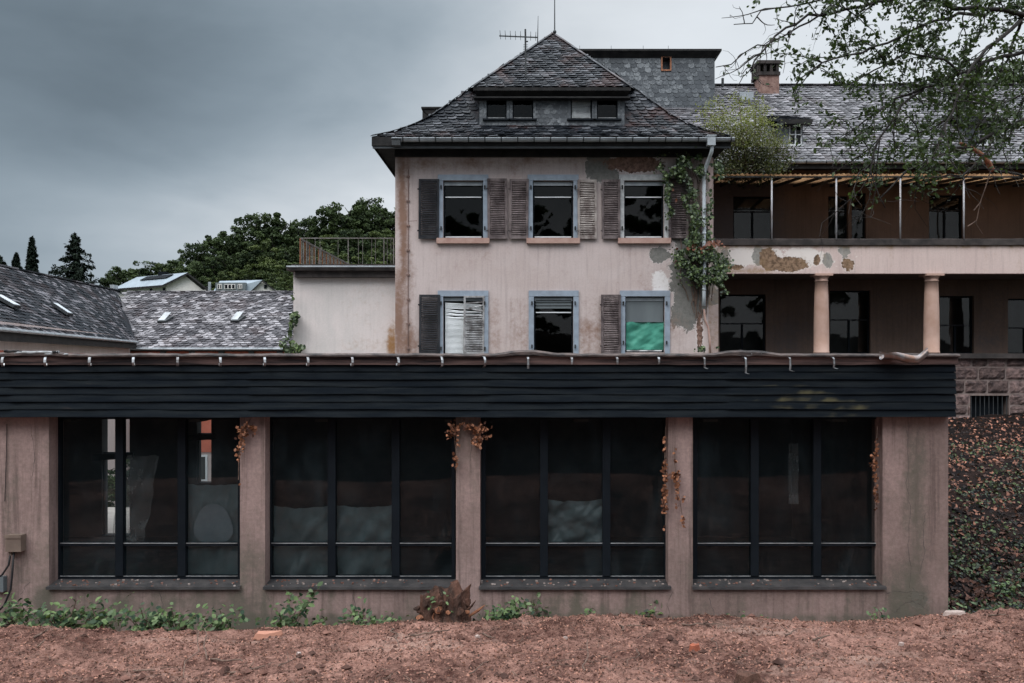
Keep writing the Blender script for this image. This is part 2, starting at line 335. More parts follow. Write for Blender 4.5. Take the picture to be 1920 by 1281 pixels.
# ------------------------------------------------------------------ objects, parts
OFF = {}
PLASTERED = {'facade', 'annex', 'balcony', 'loggia', 'concrete', 'clad'}
def tag(o, label=None, cat=None, group=None, kind=None):
    if label: o['label'] = label
    if cat: o['category'] = cat
    if group: o['group'] = group
    if kind: o['kind'] = kind
    return o
def thing(name, loc, label, cat, group=None):
    o = bpy.data.objects.new(name, None); C.objects.link(o); o.location = loc
    o.empty_display_size = .2
    OFF[o.name] = Vector(loc)
    return tag(o, label, cat, group)
def link(name, me, parent):
    o = bpy.data.objects.new(name, me); C.objects.link(o)
    if parent is not None: o.parent = parent
    return o
class MB:
    def __init__(s): s.v = []; s.f = []; s.m = []; s.t = []; s.w = {}
    def vert(s, p, wear=None):
        s.v.append(tuple(p))
        if wear is not None: s.w[len(s.v) - 1] = wear
        return len(s.v) - 1
    def face(s, idx, m=0, t=.5): s.f.append(tuple(idx)); s.m.append(m); s.t.append(t)
    def poly(s, pts, m=0, t=.5): s.face([s.vert(p) for p in pts], m, t)
    def box(s, x0, x1, y0, y1, z0, z1, m=0, t=.5):
        i = len(s.v)
        for z in (z0, z1):
            for x, y in ((x0, y0), (x1, y0), (x1, y1), (x0, y1)): s.v.append((x, y, z))
        for q in ((0, 3, 2, 1), (4, 5, 6, 7), (0, 1, 5, 4), (1, 2, 6, 5), (2, 3, 7, 6), (3, 0, 4, 7)):
            s.face([i + k for k in q], m, t)
    def obox(s, c, ax, ay, az, m=0, t=.5):
        c, ax, ay, az = map(Vector, (c, ax, ay, az)); i = len(s.v)
        for sz in (-1, 1):
            for sx_, sy_ in ((-1, -1), (1, -1), (1, 1), (-1, 1)): s.v.append(tuple(c + ax * sx_ + ay * sy_ + az * sz))
        for q in ((0, 3, 2, 1), (4, 5, 6, 7), (0, 1, 5, 4), (1, 2, 6, 5), (2, 3, 7, 6), (3, 0, 4, 7)):
            s.face([i + k for k in q], m, t)
    def tube(s, pts, rad, n=6, m=0, t=.5, cap=True):
        pts = [Vector(p) for p in pts]
        if not hasattr(rad, '__len__'): rad = [rad] * len(pts)
        rings = []; prev = None
        for k, p in enumerate(pts):
            d = (pts[min(k + 1, len(pts) - 1)] - pts[max(k - 1, 0)])
            d = d.normalized() if d.length > 1e-9 else Vector((0, 0, 1))
            a = d.orthogonal().normalized() if prev is None else (prev - d * prev.dot(d))
            a = a.normalized() if a.length > 1e-6 else d.orthogonal().normalized()
            prev = a; b_ = d.cross(a)
            rings.append([s.vert(p + (a * math.cos(2 * math.pi * j / n) + b_ * math.sin(2 * math.pi * j / n)) * rad[k]) for j in range(n)])
        for r0, r1 in zip(rings, rings[1:]):
            for j in range(n): s.face((r0[j], r0[(j + 1) % n], r1[(j + 1) % n], r1[j]), m, t)
        if cap: s.face(rings[0][::-1], m, t); s.face(rings[-1], m, t)
    def lathe(s, c, prof, n=20, m=0):
        rings = []
        for r, z in prof:
            rings.append([s.vert((c[0] + r * math.cos(2 * math.pi * j / n), c[1] + r * math.sin(2 * math.pi * j / n), z)) for j in range(n)])
        for r0, r1 in zip(rings, rings[1:]):
            for j in range(n): s.face((r0[j], r0[(j + 1) % n], r1[(j + 1) % n], r1[j]), m)
        s.face(rings[0][::-1], m); s.face(rings[-1], m)
    def gutter(s, x0, x1, y, z, r, m=0, straps=None, ms=0):
        for rr in (r, r * .9):
            pts = [(y + rr * math.cos(math.pi + math.pi * k / 8), z + rr * math.sin(math.pi + math.pi * k / 8)) for k in range(9)]
            a = [s.vert((x0, p, q)) for p, q in pts]; b_ = [s.vert((x1, p, q)) for p, q in pts]
            for k in range(8): s.face((a[k], a[k + 1], b_[k + 1], b_[k]), m)
        s.tube([(x0, y - r, z), (x1, y - r, z)], .012, 6, m)
        for x in straps or ():
            pts = [(x, y + (r + .006) * math.cos(math.pi + math.pi * k / 8), z + (r + .006) * math.sin(math.pi + math.pi * k / 8)) for k in range(9)]
            for p, q in zip(pts, pts[1:]): s.poly((p, (p[0] + .03, p[1], p[2]), (q[0] + .03, q[1], q[2]), q), ms)
            s.box(x - .002, x + .032, y - r - .016, y - r + .01, z - .02, z + .018, ms)
    def build(s, name, mats, parent=None, smooth=False, label=None):
        off = OFF[parent.name] if parent is not None else Vector((0, 0, 0))
        me = bpy.data.meshes.new(name)
        vv = np.array(s.v, dtype=np.float64).reshape(-1, 3) - np.array(off)
        me.from_pydata(vv.tolist(), [], s.f)
        if not isinstance(mats, (list, tuple)): mats = [mats]
        for m in mats: me.materials.append(M[m] if isinstance(m, str) else m)
        me.polygons.foreach_set('material_index', s.m)
        a = me.attributes.new('tint', 'FLOAT', 'FACE'); a.data.foreach_set('value', s.t)
        if s.w or any(m in PLASTERED for m in mats if isinstance(m, str)):
            w_ = np.zeros((len(s.v), 4), dtype=np.float32)
            for k, q in s.w.items(): w_[k] = q
            ca = me.attributes.new('wear', 'FLOAT_COLOR', 'POINT'); ca.data.foreach_set('color', w_.ravel())
        if smooth: me.polygons.foreach_set('use_smooth', [True] * len(s.f))
        me.update()
        o = link(name, me, parent); OFF[o.name] = Vector(off)
        if label: o['label'] = label
        return o

def leaves(name, cen, size, mat, parent=None, nrm=None, spread=1., elong=1.9, seed=1, tint=None, tipdown=0., hexa=True, jitter=.35):
    """many single leaves as one mesh; cen is an (N,3) array in world space"""
    rs = np.random.RandomState(seed)
    cen = np.asarray(cen, dtype=np.float64); N = len(cen)
    off = np.array(OFF[parent.name]) if parent is not None else np.zeros(3)
    n = rs.normal(size=(N, 3))
    if nrm is not None: n = n * spread + np.asarray(nrm)
    n /= np.linalg.norm(n, axis=1)[:, None] + 1e-9
    d = rs.normal(size=(N, 3)); d[:, 2] -= tipdown
    d -= (d * n).sum(1)[:, None] * n; d /= np.linalg.norm(d, axis=1)[:, None] + 1e-9
    sv = np.cross(n, d)
    L = (np.asarray(size) * (1 + jitter * rs.uniform(-1, 1, N)))[:, None]
    W = L / elong
    if hexa: pat = ((-.5, 0, 0), (-.2, .42, .1), (.18, .40, .1), (.5, 0, -.06), (.18, -.40, .1), (-.2, -.42, .1))
    else: pat = ((-.5, 0, 0), (0, .5, .08), (.5, 0, 0), (0, -.5, .08))
    k = len(pat)
    V = np.stack([cen + d * L * a + sv * W * b_ + n * L * c for a, b_, c in pat], 1).reshape(-1, 3) - off
    me = bpy.data.meshes.new(name)
    me.vertices.add(N * k); me.vertices.foreach_set('co', V.ravel())
    me.loops.add(N * k); me.loops.foreach_set('vertex_index', np.arange(N * k, dtype=np.int32))
    me.polygons.add(N); me.polygons.foreach_set('loop_start', np.arange(0, N * k, k, dtype=np.int32))
    me.polygons.foreach_set('loop_total', np.full(N, k, dtype=np.int32))
    me.materials.append(M[mat])
    t = rs.uniform(0, 1, N) ** 1.3 if tint is None else np.clip(np.asarray(tint) + rs.uniform(-.2, .2, N), 0, 1)
    a = me.attributes.new('tint', 'FLOAT', 'FACE'); a.data.foreach_set('value', t.astype(np.float32))
    me.update(calc_edges=True)
    o = link(name, me, parent); OFF[o.name] = Vector(off)
    return o

def dup(root, loc, rotz=0, scale=None, label=None):
    r = root.copy(); C.objects.link(r); r.location = loc; r.rotation_euler = (0, 0, rotz)
    if scale is not None: r.scale = scale
    if label: r['label'] = label
    for ch in list(root.children):
        c = ch.copy(); C.objects.link(c); c.parent = r
        for gch in list(ch.children):
            d = gch.copy(); C.objects.link(d); d.parent = c
    return r

def frac(x, y, z=0, oct_=4):
    return mnoise.fractal(Vector((x, y, z)), 1.0, 2.0, oct_)
def wall_grid(mb, x0, x1, z0, z1, y, openings, step, paint=None, depth=.25, m=0, pxY=None):
    """front wall facing -Y with rectangular openings, reveals going back by depth"""
    def lines(a, b_, cuts, st):
        k = sorted(set([a, b_] + [q for q in cuts if a < q < b_])); out = []
        for p, q in zip(k, k[1:]):
            nn = max(1, int(round((q - p) / st)))
            out += [p + (q - p) * i / nn for i in range(nn)]
        return out + [b_]
    xs = lines(x0, x1, [q for o in openings for q in o[:2]], step)
    zs = lines(z0, z1, [q for o in openings for q in o[2:4]], step)
    ids = {}
    def vid(i, j):
        if (i, j) not in ids:
            wv = None
            if paint:
                xx, zz = xs[i], zs[j]
                wv = paint(PX0 + xx / (pxY or y) * F, PY0 - (zz - ZC) / (pxY or y) * F)
            ids[(i, j)] = mb.vert((xs[i], y, zs[j]), wv)
        return ids[(i, j)]
    for i in range(len(xs) - 1):
        xm = (xs[i] + xs[i + 1]) / 2
        for j in range(len(zs) - 1):
            zm = (zs[j] + zs[j + 1]) / 2
            if any(o[0] < xm < o[1] and o[2] < zm < o[3] for o in openings): continue
            mb.face((vid(i, j), vid(i + 1, j), vid(i + 1, j + 1), vid(i, j + 1)), m)
    for a, b_, c, d in openings:
        e = y + depth
        mb.poly(((a, y, c), (a, y, d), (a, e, d), (a, e, c)), m)
        mb.poly(((b_, y, d), (b_, y, c), (b_, e, c), (b_, e, d)), m)
        mb.poly(((a, y, d), (b_, y, d), (b_, e, d), (a, e, d)), m)
        mb.poly(((b_, y, c), (a, y, c), (a, e, c), (b_, e, c)), m)
def ell(px, py, cx, cy, rx, ry):
    d = math.hypot((px - cx) / rx, (py - cy) / ry)
    return max(0., min(1., 1.5 - d)) if d < 1.5 else 0.

def slates(mb, S, inside, width, expo, ulen, vlen, m=0, diag=0., lift=.022, seed=0, gap=.012, rnd_tilt=.006, thick=.010, shape='round'):
    """individual slates over a surface S(u, v) given in metres along / up the roof"""
    rr = random.Random(seed)
    rows = int(vlen / expo) + 1; cols = int(ulen / width) + 3
    for r in range(rows):
        v0 = r * expo
        for c in range(-1, cols):
            u0 = (c + .5 * (r % 2)) * width + (r * diag) % width + rr.uniform(-.01, .01)
            vv = v0 + diag * .0 + rr.uniform(-.008, .008)
            if not inside(u0, vv + expo * .5): continue
            p = S(u0, vv); du = (S(u0 + .02, vv) - p).normalized(); dv = (S(u0, vv + .05) - p).normalized()
            n = du.cross(dv).normalized()
            hw = width / 2 - gap / 2; top = expo * 1.25; sk = diag * .35
            if shape == 'round': pat = [(-hw, top, 0), (-hw, .35 * expo, .6), (-hw * .55, .08 * expo, .9), (hw * .15, -.04 * expo, 1), (hw * .8, .10 * expo, .9), (hw, .45 * expo, .6), (hw, top, 0)]
            else: pat = [(-hw, top, 0), (-hw, 0, 1), (hw, 0, 1), (hw, top, 0)]
            lf = lift + rr.uniform(-1, 1) * rnd_tilt; sl_ = rr.uniform(-.5, .5) * rnd_tilt; slip = rr.uniform(-.01, .01) - (.03 if rr.random() < .02 else 0)
            t = rr.random() ** 1.4
            up = [p + du * (a + sk * b_) + dv * (b_ + slip) + n * (.004 + lf * k + sl_ * a / hw) for a, b_, k in pat]
            lo = [q - n * thick for q in up[1:-1]]
            iu = [mb.vert(q) for q in up]; il = [mb.vert(q) for q in lo]
            mb.face(iu, m, t)
            for k in range(len(il) - 1): mb.face((iu[k + 1], il[k], il[k + 1], iu[k + 2]), m, t)
# ================================================================== GROUND
def soil_h(x, y):
    # falls from the photographer's bank to a hollow along the pavilion wall
    base = .46 - (y - 8.0) * .135 if y < 8 else .46 - (y - 8.0) ** 1.5 * .30
    base += .045 * math.sin(x * .9 + 1.0) + .05 * frac(x * .5, y * .5, 3.3, 3) + .012 * max(-4, min(6, x))
    if x > 3: base += .10 * min(1, (x - 3) / 2.2) * max(0, min(1, (y - 7) / 2))
    if y > 8 and x < -1.5: base -= .07 * min(1, (-1.5 - x) / 3) * min(1, y - 8)
    return base
def soil_detail(x, y):
    return .034 * frac(x * 1.7, y * 1.7, 9, 4) + .055 * max(0, frac(x * 4.5, y * 4.5, 1.7, 4)) + .024 * frac(x * 14, y * 14, 5.1, 3)
def gridlines(segs):
    out = []
    for a, b_, st in segs:
        n = max(1, int(round((b_ - a) / st))); out += [a + (b_ - a) * i / n for i in range(n)]
    return out + [segs[-1][1]]
def heightfield(name, xs, ys, fn, mat, smooth=True):
    mb = MB(); n = len(xs)
    for y in ys:
        for x in xs: mb.v.append((x, y, fn(x, y)))
    for j in range(len(ys) - 1):
        for i in range(n - 1): mb.face((j * n + i, j * n + i + 1, (j + 1) * n + i + 1, (j + 1) * n + i))
    return tag(mb.build(name, mat, smooth=smooth), kind='structure')
heightfield('soil', gridlines([(-14, -7, .35), (-7, 7.5, .042), (7.5, 18, .35)]), gridlines([(4.4, 5, .2), (5, 8.6, .024), (8.6, 9.66, .06)]),
            lambda x, y: soil_h(x, y) + (soil_detail(x, y) if 4.5 < y and -7.5 < x < 8 else 0), 'soil')
heightfield('unseen_dark_ground', gridlines([(-40, 40, 1.5)]), gridlines([(-40, 4.38, 1.2), (4.38, 4.6, .2)]), lambda x, y: soil_h(x, y) * max(0, min(1, (y + 40) / 10)) - .03, 'bank')  # unseen ground behind the camera, made dark to darken the window reflections
def bank_h(x, y):
    t = max(0, min(1, (y - 9.6) / 6.5)); t = t * t * (3 - 2 * t)
    e = max(0, min(1, (y - 9.6) / .9))
    lo = soil_h(x, 9.6) - .10 * e
    return lo * (1 - t) + (1.05 + .05 * (x - 9)) * t + .24 * max(0, (y - 16) / 7) + .07 * frac(x * .8, y * .8, 2, 4) * e + .03 * frac(x * 4, y * 4, 4, 3) * e
heightfield('slope', gridlines([(5.03, 13, .11), (13, 24, .5)]), gridlines([(9.64, 16, .10), (16, 23.1, .25)]), bank_h, 'bank')
def terrain_h(x, y):
    if y < 9: return -.9
    yard = -3.3 * max(0, min(1, (y - 17) / 11)) - .02
    if x > -3.6 and y < 60: yard = -.9 - 2.4 * max(0, min(1, (y - 17) / 11))
    hill = max(0, (y - 48) / 42)
    hh = 10.5 * min(hill, 1.0) + max(0, y - 90) * .30 * max(0, min(1, (x + 75) / 60))
    hh *= max(.2, min(1, (x + 95) / 40))
    return yard + min(hh, 75) + (1.2 * frac(x * .02, y * .02, 1, 3) if y > 45 else 0)
heightfield('terrain', gridlines([(-1500, -160, 120), (-160, 120, 5), (120, 1500, 120)]), gridlines([(-1500, 6, 150), (6, 60, 2.5), (60, 300, 8), (300, 1800, 150)]), terrain_h, 'grass')
yb = MB()
for j in range(14):
    y0, y1 = 14.4 + j * .9, 14.4 + (j + 1) * .9
    yb.poly(((-13.5 - j * .25, y0, terrain_h(-8, y0) + .03), (-3.7, y0, terrain_h(-8, y0) + .03), (-3.7, y1, terrain_h(-8, y1) + .03), (-13.5 - j * .25, y1, terrain_h(-8, y1) + .03)))
tag(yb.build('courtyard_path', 'path'), kind='structure')

# ================================================================== PAVILION
Y0 = 9.5
PXL, PXR = -11.6, X(1778, Y0)
pav = thing('pavilion', (0, 9.5, 0), 'low flat-roofed pavilion with charred board fascia and four wide dark window bays', 'pavilion')
bays = [(92, 450), (497, 855), (900, 1253), (1299, 1655)]
ZS, ZT = Z(1101, Y0), Z(779, Y0)
ops = [(X(a, Y0), X(b_, Y0), ZS, ZT) for a, b_ in bays] + [(-9.4, -7.0, ZS, ZT)]
def pav_paint(px, py):
    g_ = .06 + .30 * max(0, min(1, (py - 1095) / 70)) + .45 * frac(px * .03, py * .006, 2) if py > 1100 else .14 + .35 * max(0, frac(px * .025, py * .004, 5, 3))
    if py > 1150: g_ += .3
    g_ += .5 * ell(px, py, 1690, 1120, 40, 60) + .45 * ell(px, py, 1718, 930, 22, 210) + .4 * ell(px, py, 1050, 1140, 120, 40) + .3 * ell(px, py, 1592, 1135, 6, 50)
    g_ += .35 * ell(px, py, 470, 1100, 40, 90) + .3 * ell(px, py, 80, 1080, 50, 80) + .35 * ell(px, py, 250, 1130, 180, 25)
    for a in (93, 449, 498, 854, 901, 1252, 1300): g_ += .25 * max(0, 1 - abs(px - a) / 5) * (1 if py > 1100 else .2)  # dark lines painted for the crease shade where the parapet meets the piers
    wv = .35 * ell(px, py, 1703, 850, 7, 120) + .3 * ell(px, py, 1712, 980, 9, 80) + .25 * ell(px, py, 485, 1060, 12, 70) + .25 * ell(px, py, 60, 850, 30, 60)
    gr = .45 * ell(px, py, 1725, 1125, 30, 25) + .25 * ell(px, py, 1010, 1120, 100, 30)
    return (gr, min(1, g_), wv, .2 * ell(px, py, 20, 960, 60, 120))
mb = MB(); wall_grid(mb, PXL, PXR, -.5, 3.0, Y0, ops, .06, pav_paint, .30)
# render cracks on the corner pier
mb.build('wall', 'concrete', pav)
rr = random.Random(12); crack_m = basic('wall_crack', (.05, .042, .04), (.10, .085, .08), 20)
for pts in ([(1700, 800), (1703, 850), (1699, 905), (1706, 960), (1703, 1020), (1708, 1075), (1704, 1110)], [(1662, 1112), (1680, 1109), (1700, 1112), (1708, 1108)], [(1678, 1150), (1690, 1135), (1710, 1128), (1730, 1136), (1742, 1148)], [(1736, 960), (1730, 1000), (1734, 1040), (1722, 1085)],
            [(1262, 1110), (1250, 1135), (1256, 1160), (1250, 1180)], [(497, 1102), (506, 1130), (512, 1160)], [(880, 790), (884, 840), (879, 900)], [(40, 1115), (48, 1100), (56, 1090)], [(60, 800), (66, 860), (60, 905)], [(1330, 1120), (1338, 1150), (1334, 1172)], [(660, 1105), (666, 1135), (662, 1160)], [(300, 1110), (306, 1140), (298, 1175)]):
    q = []; mb = MB()
    for u, v in zip(pts, pts[1:]):
        for k in range(5): q.append(P(u[0] + (v[0] - u[0]) * k / 5 + rr.gauss(0, 1.2), u[1] + (v[1] - u[1]) * k / 5 + rr.gauss(0, .8), Y0 - .001))
    for u, v in zip(q, q[1:]):
        nrm_ = Vector((u.z - v.z, 0, v.x - u.x)).normalized() * rr.uniform(.0012, .0035)
        mb.poly((u - nrm_, v - nrm_, v + nrm_, u + nrm_))
    mb.build('crack', crack_m, pav)
mb = MB()   # side, back and end walls
BY = 14.2
wall_back_ops = [(X(191, BY), X(243, BY), .02, 2.35), (X(369, BY), X(396, BY), Z(906, BY), 2.3), (X(1480, BY) + .3, X(1500, BY) + .3, 1.0, 2.2)]
wall_grid(mb, PXL, PXR, -.5, 3.0, BY, wall_back_ops, .6, None, .2)
mb.box(PXR - .3, PXR - .002, Y0 + .302, BY, -.5, 3.0); mb.box(PXL, PXL + .3, Y0 + .302, BY, -.5, 3.0)
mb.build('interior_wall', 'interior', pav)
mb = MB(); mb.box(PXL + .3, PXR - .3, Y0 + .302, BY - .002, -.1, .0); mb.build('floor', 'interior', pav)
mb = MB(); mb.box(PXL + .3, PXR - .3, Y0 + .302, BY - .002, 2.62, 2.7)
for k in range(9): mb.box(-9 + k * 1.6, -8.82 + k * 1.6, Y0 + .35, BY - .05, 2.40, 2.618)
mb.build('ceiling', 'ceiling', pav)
mb = MB(); mb.box(PXL - .1, PXR + .004, 9.335, BY + .5, 3.12, 3.222); mb.build('roof', 'eave', pav)
# cladding boards
CY = 9.33; CXR = X(1793, CY); nb = 7; zt, zb = Z(683, CY), Z(782, CY)
def clad_paint(x, z):
    px, py = PX0 + x / CY * F, PY0 - (z - ZC) / CY * F
    r_ = .75 * ell(px, py, 1490, 745, 75, 26) + .6 * ell(px, py, 1595, 760, 40, 26) + .4 * ell(px, py, 1540, 772, 150, 9)
    r_ *= .75 + 1.1 * frac(px * .035, py * .25, 4, 3)
    g_ = .55 * max(0, frac(px * .012, py * .4, 7, 4)) * max(0, 1 - px / 700) + .5 * ell(px, py, 140, 690, 200, 5) + .5 * ell(px, py, 165, 725, 12, 22) + .35 * ell(px, py, 300, 700, 90, 8) + .3 * ell(px, py, 130, 762, 70, 4)
    return (r_, g_, 0, 0)
mb = MB(); bh = (zt - zb) / nb; nx = 220
for k in range(nb):
    za, zc_ = zb + k * bh, zb + (k + 1) * bh - .006
    rows = []
    for (yy, zz) in ((CY + .03, za), (CY - .004, za), (CY - .003, za + .012), (CY + .012, zc_)):
        rows.append([mb.vert((PXL + (CXR - PXL) * i / nx, yy + .009 * frac(i * .10, k * 3.1, 2) + (.006 if (i // 37 + k) % 2 else 0), zz + .010 * frac(i * .045, k * 5.7 + zz, 1)), tuple(q * (.25 if zz == zc_ else 1.15 if zz > za else .6) for q in clad_paint(PXL + (CXR - PXL) * i / nx, zz))) for i in range(nx + 1)])
    for r0, r1 in zip(rows, rows[1:]):
        for i in range(nx): mb.face((r0[i], r0[i + 1], r1[i + 1], r1[i]))
mb.box(PXL, CXR - .002, CY + .031, CY + .06, zb, zt)
mb.box(CXR - .03, CXR, CY + .06, BY, zb, zt)
mb.box(PXL, CXR - .03, CY + .06, Y0 - .002, zb + .01, zb + .03)
mb.build('cladding', 'clad', pav)
# fascia board with flaking paint and the ragged felt edge above it
mb = MB(); nx = 150; fl = []; FX = CXR + .01
zf0, zf1 = zt + .002, Z(668, 9.3)
for i in range(nx + 1):
    x = PXL + (FX - PXL) * i / nx
    fl.append([mb.vert((x, 9.31 + .006 * frac(i * .2, 1), zf0 - .008 + .006 * frac(i * .35, 7))), mb.vert((x, 9.30 + .006 * frac(i * .2, 1), zf1)), mb.vert((x, 9.325, zf1))])
for a, b_ in zip(fl, fl[1:]):
    for k in range(2): mb.face((a[k], b_[k], b_[k + 1], a[k + 1]))
mb.build('fascia_board', 'fasciawood', pav)
def edge_z(px):
    b_ = .012 * frac(px * .012, 3.0) + .006 * frac(px * .06, 8.0)
    b_ += .04 * ell(px, 0, 985, 0, 38, 1) + .035 * ell(px, 0, 1395, 0, 45, 1) + .03 * ell(px, 0, 62, 0, 55, 1)
    return b_
mb = MB(); eg = []
for i in range(321):
    x = PXL + (FX - PXL) * i / 320; px = PX0 + x / 9.27 * F; e = edge_z(px)
    eg.append([mb.vert((x, yy, zz + (e if q else e * .5))) for yy, zz, q in ((9.285, 3.20, 0), (9.262, 3.205, 0), (9.256, 3.222, 1), (9.275, 3.245, 1), (9.5, 3.228, 0))])
for a, b_ in zip(eg, eg[1:]):
    for k in range(4): mb.face((a[k], b_[k], b_[k + 1], a[k + 1]), 0)
mb.build('felt_edge', basic('frayed_roof_felt', (.13, .10, .093), (.022, .022, .024), 6, .7, .5, 30, (.8, 2, 2)), pav)
# loose rolls of felt and debris lying on the edge
lf = [basic('pale_torn_felt', (.36, .38, .40), (.14, .14, .14), 9, .6, .3), 'eave']
for a, b_, py, r_, m_ in ((8, 42, 660, .018, 1), (28, 110, 662, .022, 0), (60, 128, 665, .015, 0), (98, 110, 661, .022, 1), (1390, 1428, 664, .010, 0), (1380, 1440, 667, .006, 0), (1500, 1540, 667, .007, 0)):
    pts = [(X(a + (b_ - a) * k / 8, 9.27), 9.27 + .02 * frac(k * .7, a), Z(py, 9.27) + .012 * frac(k * .5, a * .1, 4) + .004) for k in range(9)]
    mb = MB(); mb.tube(pts, [r_ * (.7 + .5 * abs(frac(k * .6, b_))) for k in range(9)], 7, m_); mb.build('loose_felt', lf, pav, True)

# torn length of gutter twisting over the edge at the right
mb = MB(); prof = []
for k in range(25):
    t = k / 24; px = 1652 + 86 * t
    zc_ = 3.215 + .028 * math.sin(t * 5.6 + .8) - .02 * t + (.07 * max(0, (t - .8) / .2)); tw = -.7 + 2.2 * t; r_ = .062 - .018 * t
    prof.append([mb.vert((X(px, 9.2) + .01 * math.sin(j), 9.20 + r_ * math.cos(tw + math.pi * (.05 + 1.15 * j / 9)), zc_ - r_ * math.sin(tw + math.pi * (.05 + 1.15 * j / 9)))) for j in range(10)])
for a, b_ in zip(prof, prof[1:]):
    for j in range(9): mb.face((a[j], b_[j], b_[j + 1], a[j + 1]))
mb.build('torn_gutter', basic('torn_gutter_zinc', (.30, .32, .34), (.20, .12, .09), 7, .3, .2, metal=.7), pav, True)
# gutter hooks, each a bent steel strap
hooks = [5, 85, 168, 250, 333, 413, 496, 577, 660, 746, 827, 907, 990, 1072, 1157, 1235, 1320, 1397, 1480, 1562]
for k, px in enumerate(hooks):
    hx = X(px, 9.24); rk = random.Random(k + 40)
    if px < 760: pr = [(9.29, 3.205), (9.235, 3.20), (9.205, 3.172), (9.197, 3.14), (9.212, 3.112), (9.24, 3.098), (9.268, 3.108), (9.28, 3.13)]; yaw = .55
    elif px < 950: pr = [(9.29, 3.215), (9.225, 3.205), (9.205, 3.17), (9.20, 3.135), (9.215, 3.10), (9.25, 3.085)]; yaw = .7
    else:
        dl = {990: .11, 1320: .10, 1397: .16, 1480: .13, 1562: .10}.get(px, .06)
        pr = [(9.29, 3.205), (9.24, 3.20), (9.225, 3.18), (9.222, 3.18 - dl * .6), (9.228, 3.18 - dl)]; yaw = .15
        if px > 1250: pr += [(9.17, 3.18 - dl - .012)]; yaw = .5
    mb = MB(); cw = math.cos(yaw); sw = math.sin(yaw); ww = .015 if px < 950 else .012; vs = []
    for (yy, zz) in pr:
        dy_ = yy - 9.29
        vs.append([mb.vert((hx + q * cw - dy_ * sw * .8 - (.04 * sw), yy + q * sw * .3, zz)) for q in (-ww, ww)] + [mb.vert((hx + q * cw - dy_ * sw * .8 - (.04 * sw), yy + .005 + q * sw * .3, zz - .004)) for q in (ww, -ww)])
    for a, b_ in zip(vs, vs[1:]):
        for j in range(4): mb.face((a[j], a[(j + 1) % 4], b_[(j + 1) % 4], b_[j]))
    mb.build('gutter_hook', M.setdefault('hook', basic('galvanised_hook', (.34, .36, .38), (.12, .11, .11), 14, .35, .1, metal=.5)), pav)
# windows of the pavilion
WY = 9.68
bay_mull = [((104, 452), (224, 341)), ((500, 853), (622, 742)), ((902, 1252), (1020, 1137)), ((1299, 1653), (1415, 1532))]
for (a, b_), mu in bay_mull:
    mb = MB(); xa, xb = X(a, WY), X(b_, WY); zlo, zhi = Z(1087, WY), ZT
    mb.box(xa, xa + .055, WY, WY + .07, zlo, zhi); mb.box(xb - .04, xb, WY, WY + .07, zlo, zhi)
    mb.box(xa + .055, xb - .04, WY, WY + .07, zlo, zlo + .045); mb.box(xa + .055, xb - .04, WY, WY + .07, zhi - .06, zhi - .001)
    zt_ = Z(1020, WY)
    cuts = [xa + .055]
    for q in mu:
        mx_ = X(q, WY); mb.box(mx_ - .047, mx_ + .047, WY - .012, WY + .07, zlo + .045, zhi - .06); cuts += [mx_ - .047, mx_ + .047]
    cuts.append(xb - .04)
    for k in range(3):
        l, r_ = cuts[2 * k], cuts[2 * k + 1]
        mb.box(l, r_, WY + .004, WY + .06, zt_ - .028, zt_ + .012)
        mb.box(l + .004, r_ - .004, WY - .004, WY + .003, zt_ + .004, zt_ + .0125, 1); mb.box(l + .004, r_ - .004, WY - .006, WY - .001, zlo + .040, zlo + .0475, 1)  # pale trim strips added for the sky glint on the rails' top edges
    if a == 104: mb.box(X(92, Y0) + .001, xa - .001, WY + .01, WY + .06, zlo, zhi - .001)
    win = mb.build('window', ['frame', 'trim'], pav)
    mb = MB()
    for k in range(3):
        l, r_ = cuts[2 * k], cuts[2 * k + 1]
        mb.poly(((l, WY + .035, zlo + .04), (r_, WY + .035, zlo + .04), (r_, WY + .035, zt_ - .02), (l, WY + .035, zt_ - .02)))
        mb.poly(((l, WY + .033, zt_), (r_, WY + .036, zt_), (r_, WY + .038, zhi - .05), (l, WY + .035, zhi - .05)))
    mb.build('glass', 'pavglass', win)
    mb = MB(); sa, sb = X({104: 92, 500: 497, 902: 900, 1299: 1299}[a], Y0) - .012, X({452: 450, 853: 855, 1252: 1255, 1653: 1657}[b_], Y0) + .015
    n = 30; q = [[mb.vert((sa + (sb - sa) * i / n, yy, zz + .003 * frac(i * .4, yy * 5))) for yy, zz in ((WY, ZS + .045), (9.455, ZS + .012), (9.452, ZS - .018), (9.49, ZS - .02))] for i in range(n + 1)]
    for u, v in zip(q, q[1:]):
        for k in range(3): mb.face((u[k], u[k + 1], v[k + 1], v[k]))
    for i in range(60):
        xx = rnd.uniform(sa + .02, sb - .02); yy = rnd.uniform(9.47, 9.66); zz = ZS + .014 + (yy - 9.455) * .147; s_ = rnd.uniform(.004, .013)
        mb.obox((xx, yy, zz + s_ * .4), (s_, s_ * .4, 0), (-s_ * .3, s_ * .8, 0), (0, 0, s_ * .5), 1 if rnd.random() < .35 else 2)
    mb.build('sill', ['sill', M.setdefault('chip', basic('pale_chip', (.36, .31, .29), (.2, .15, .13), 20)), 'clod'], win)
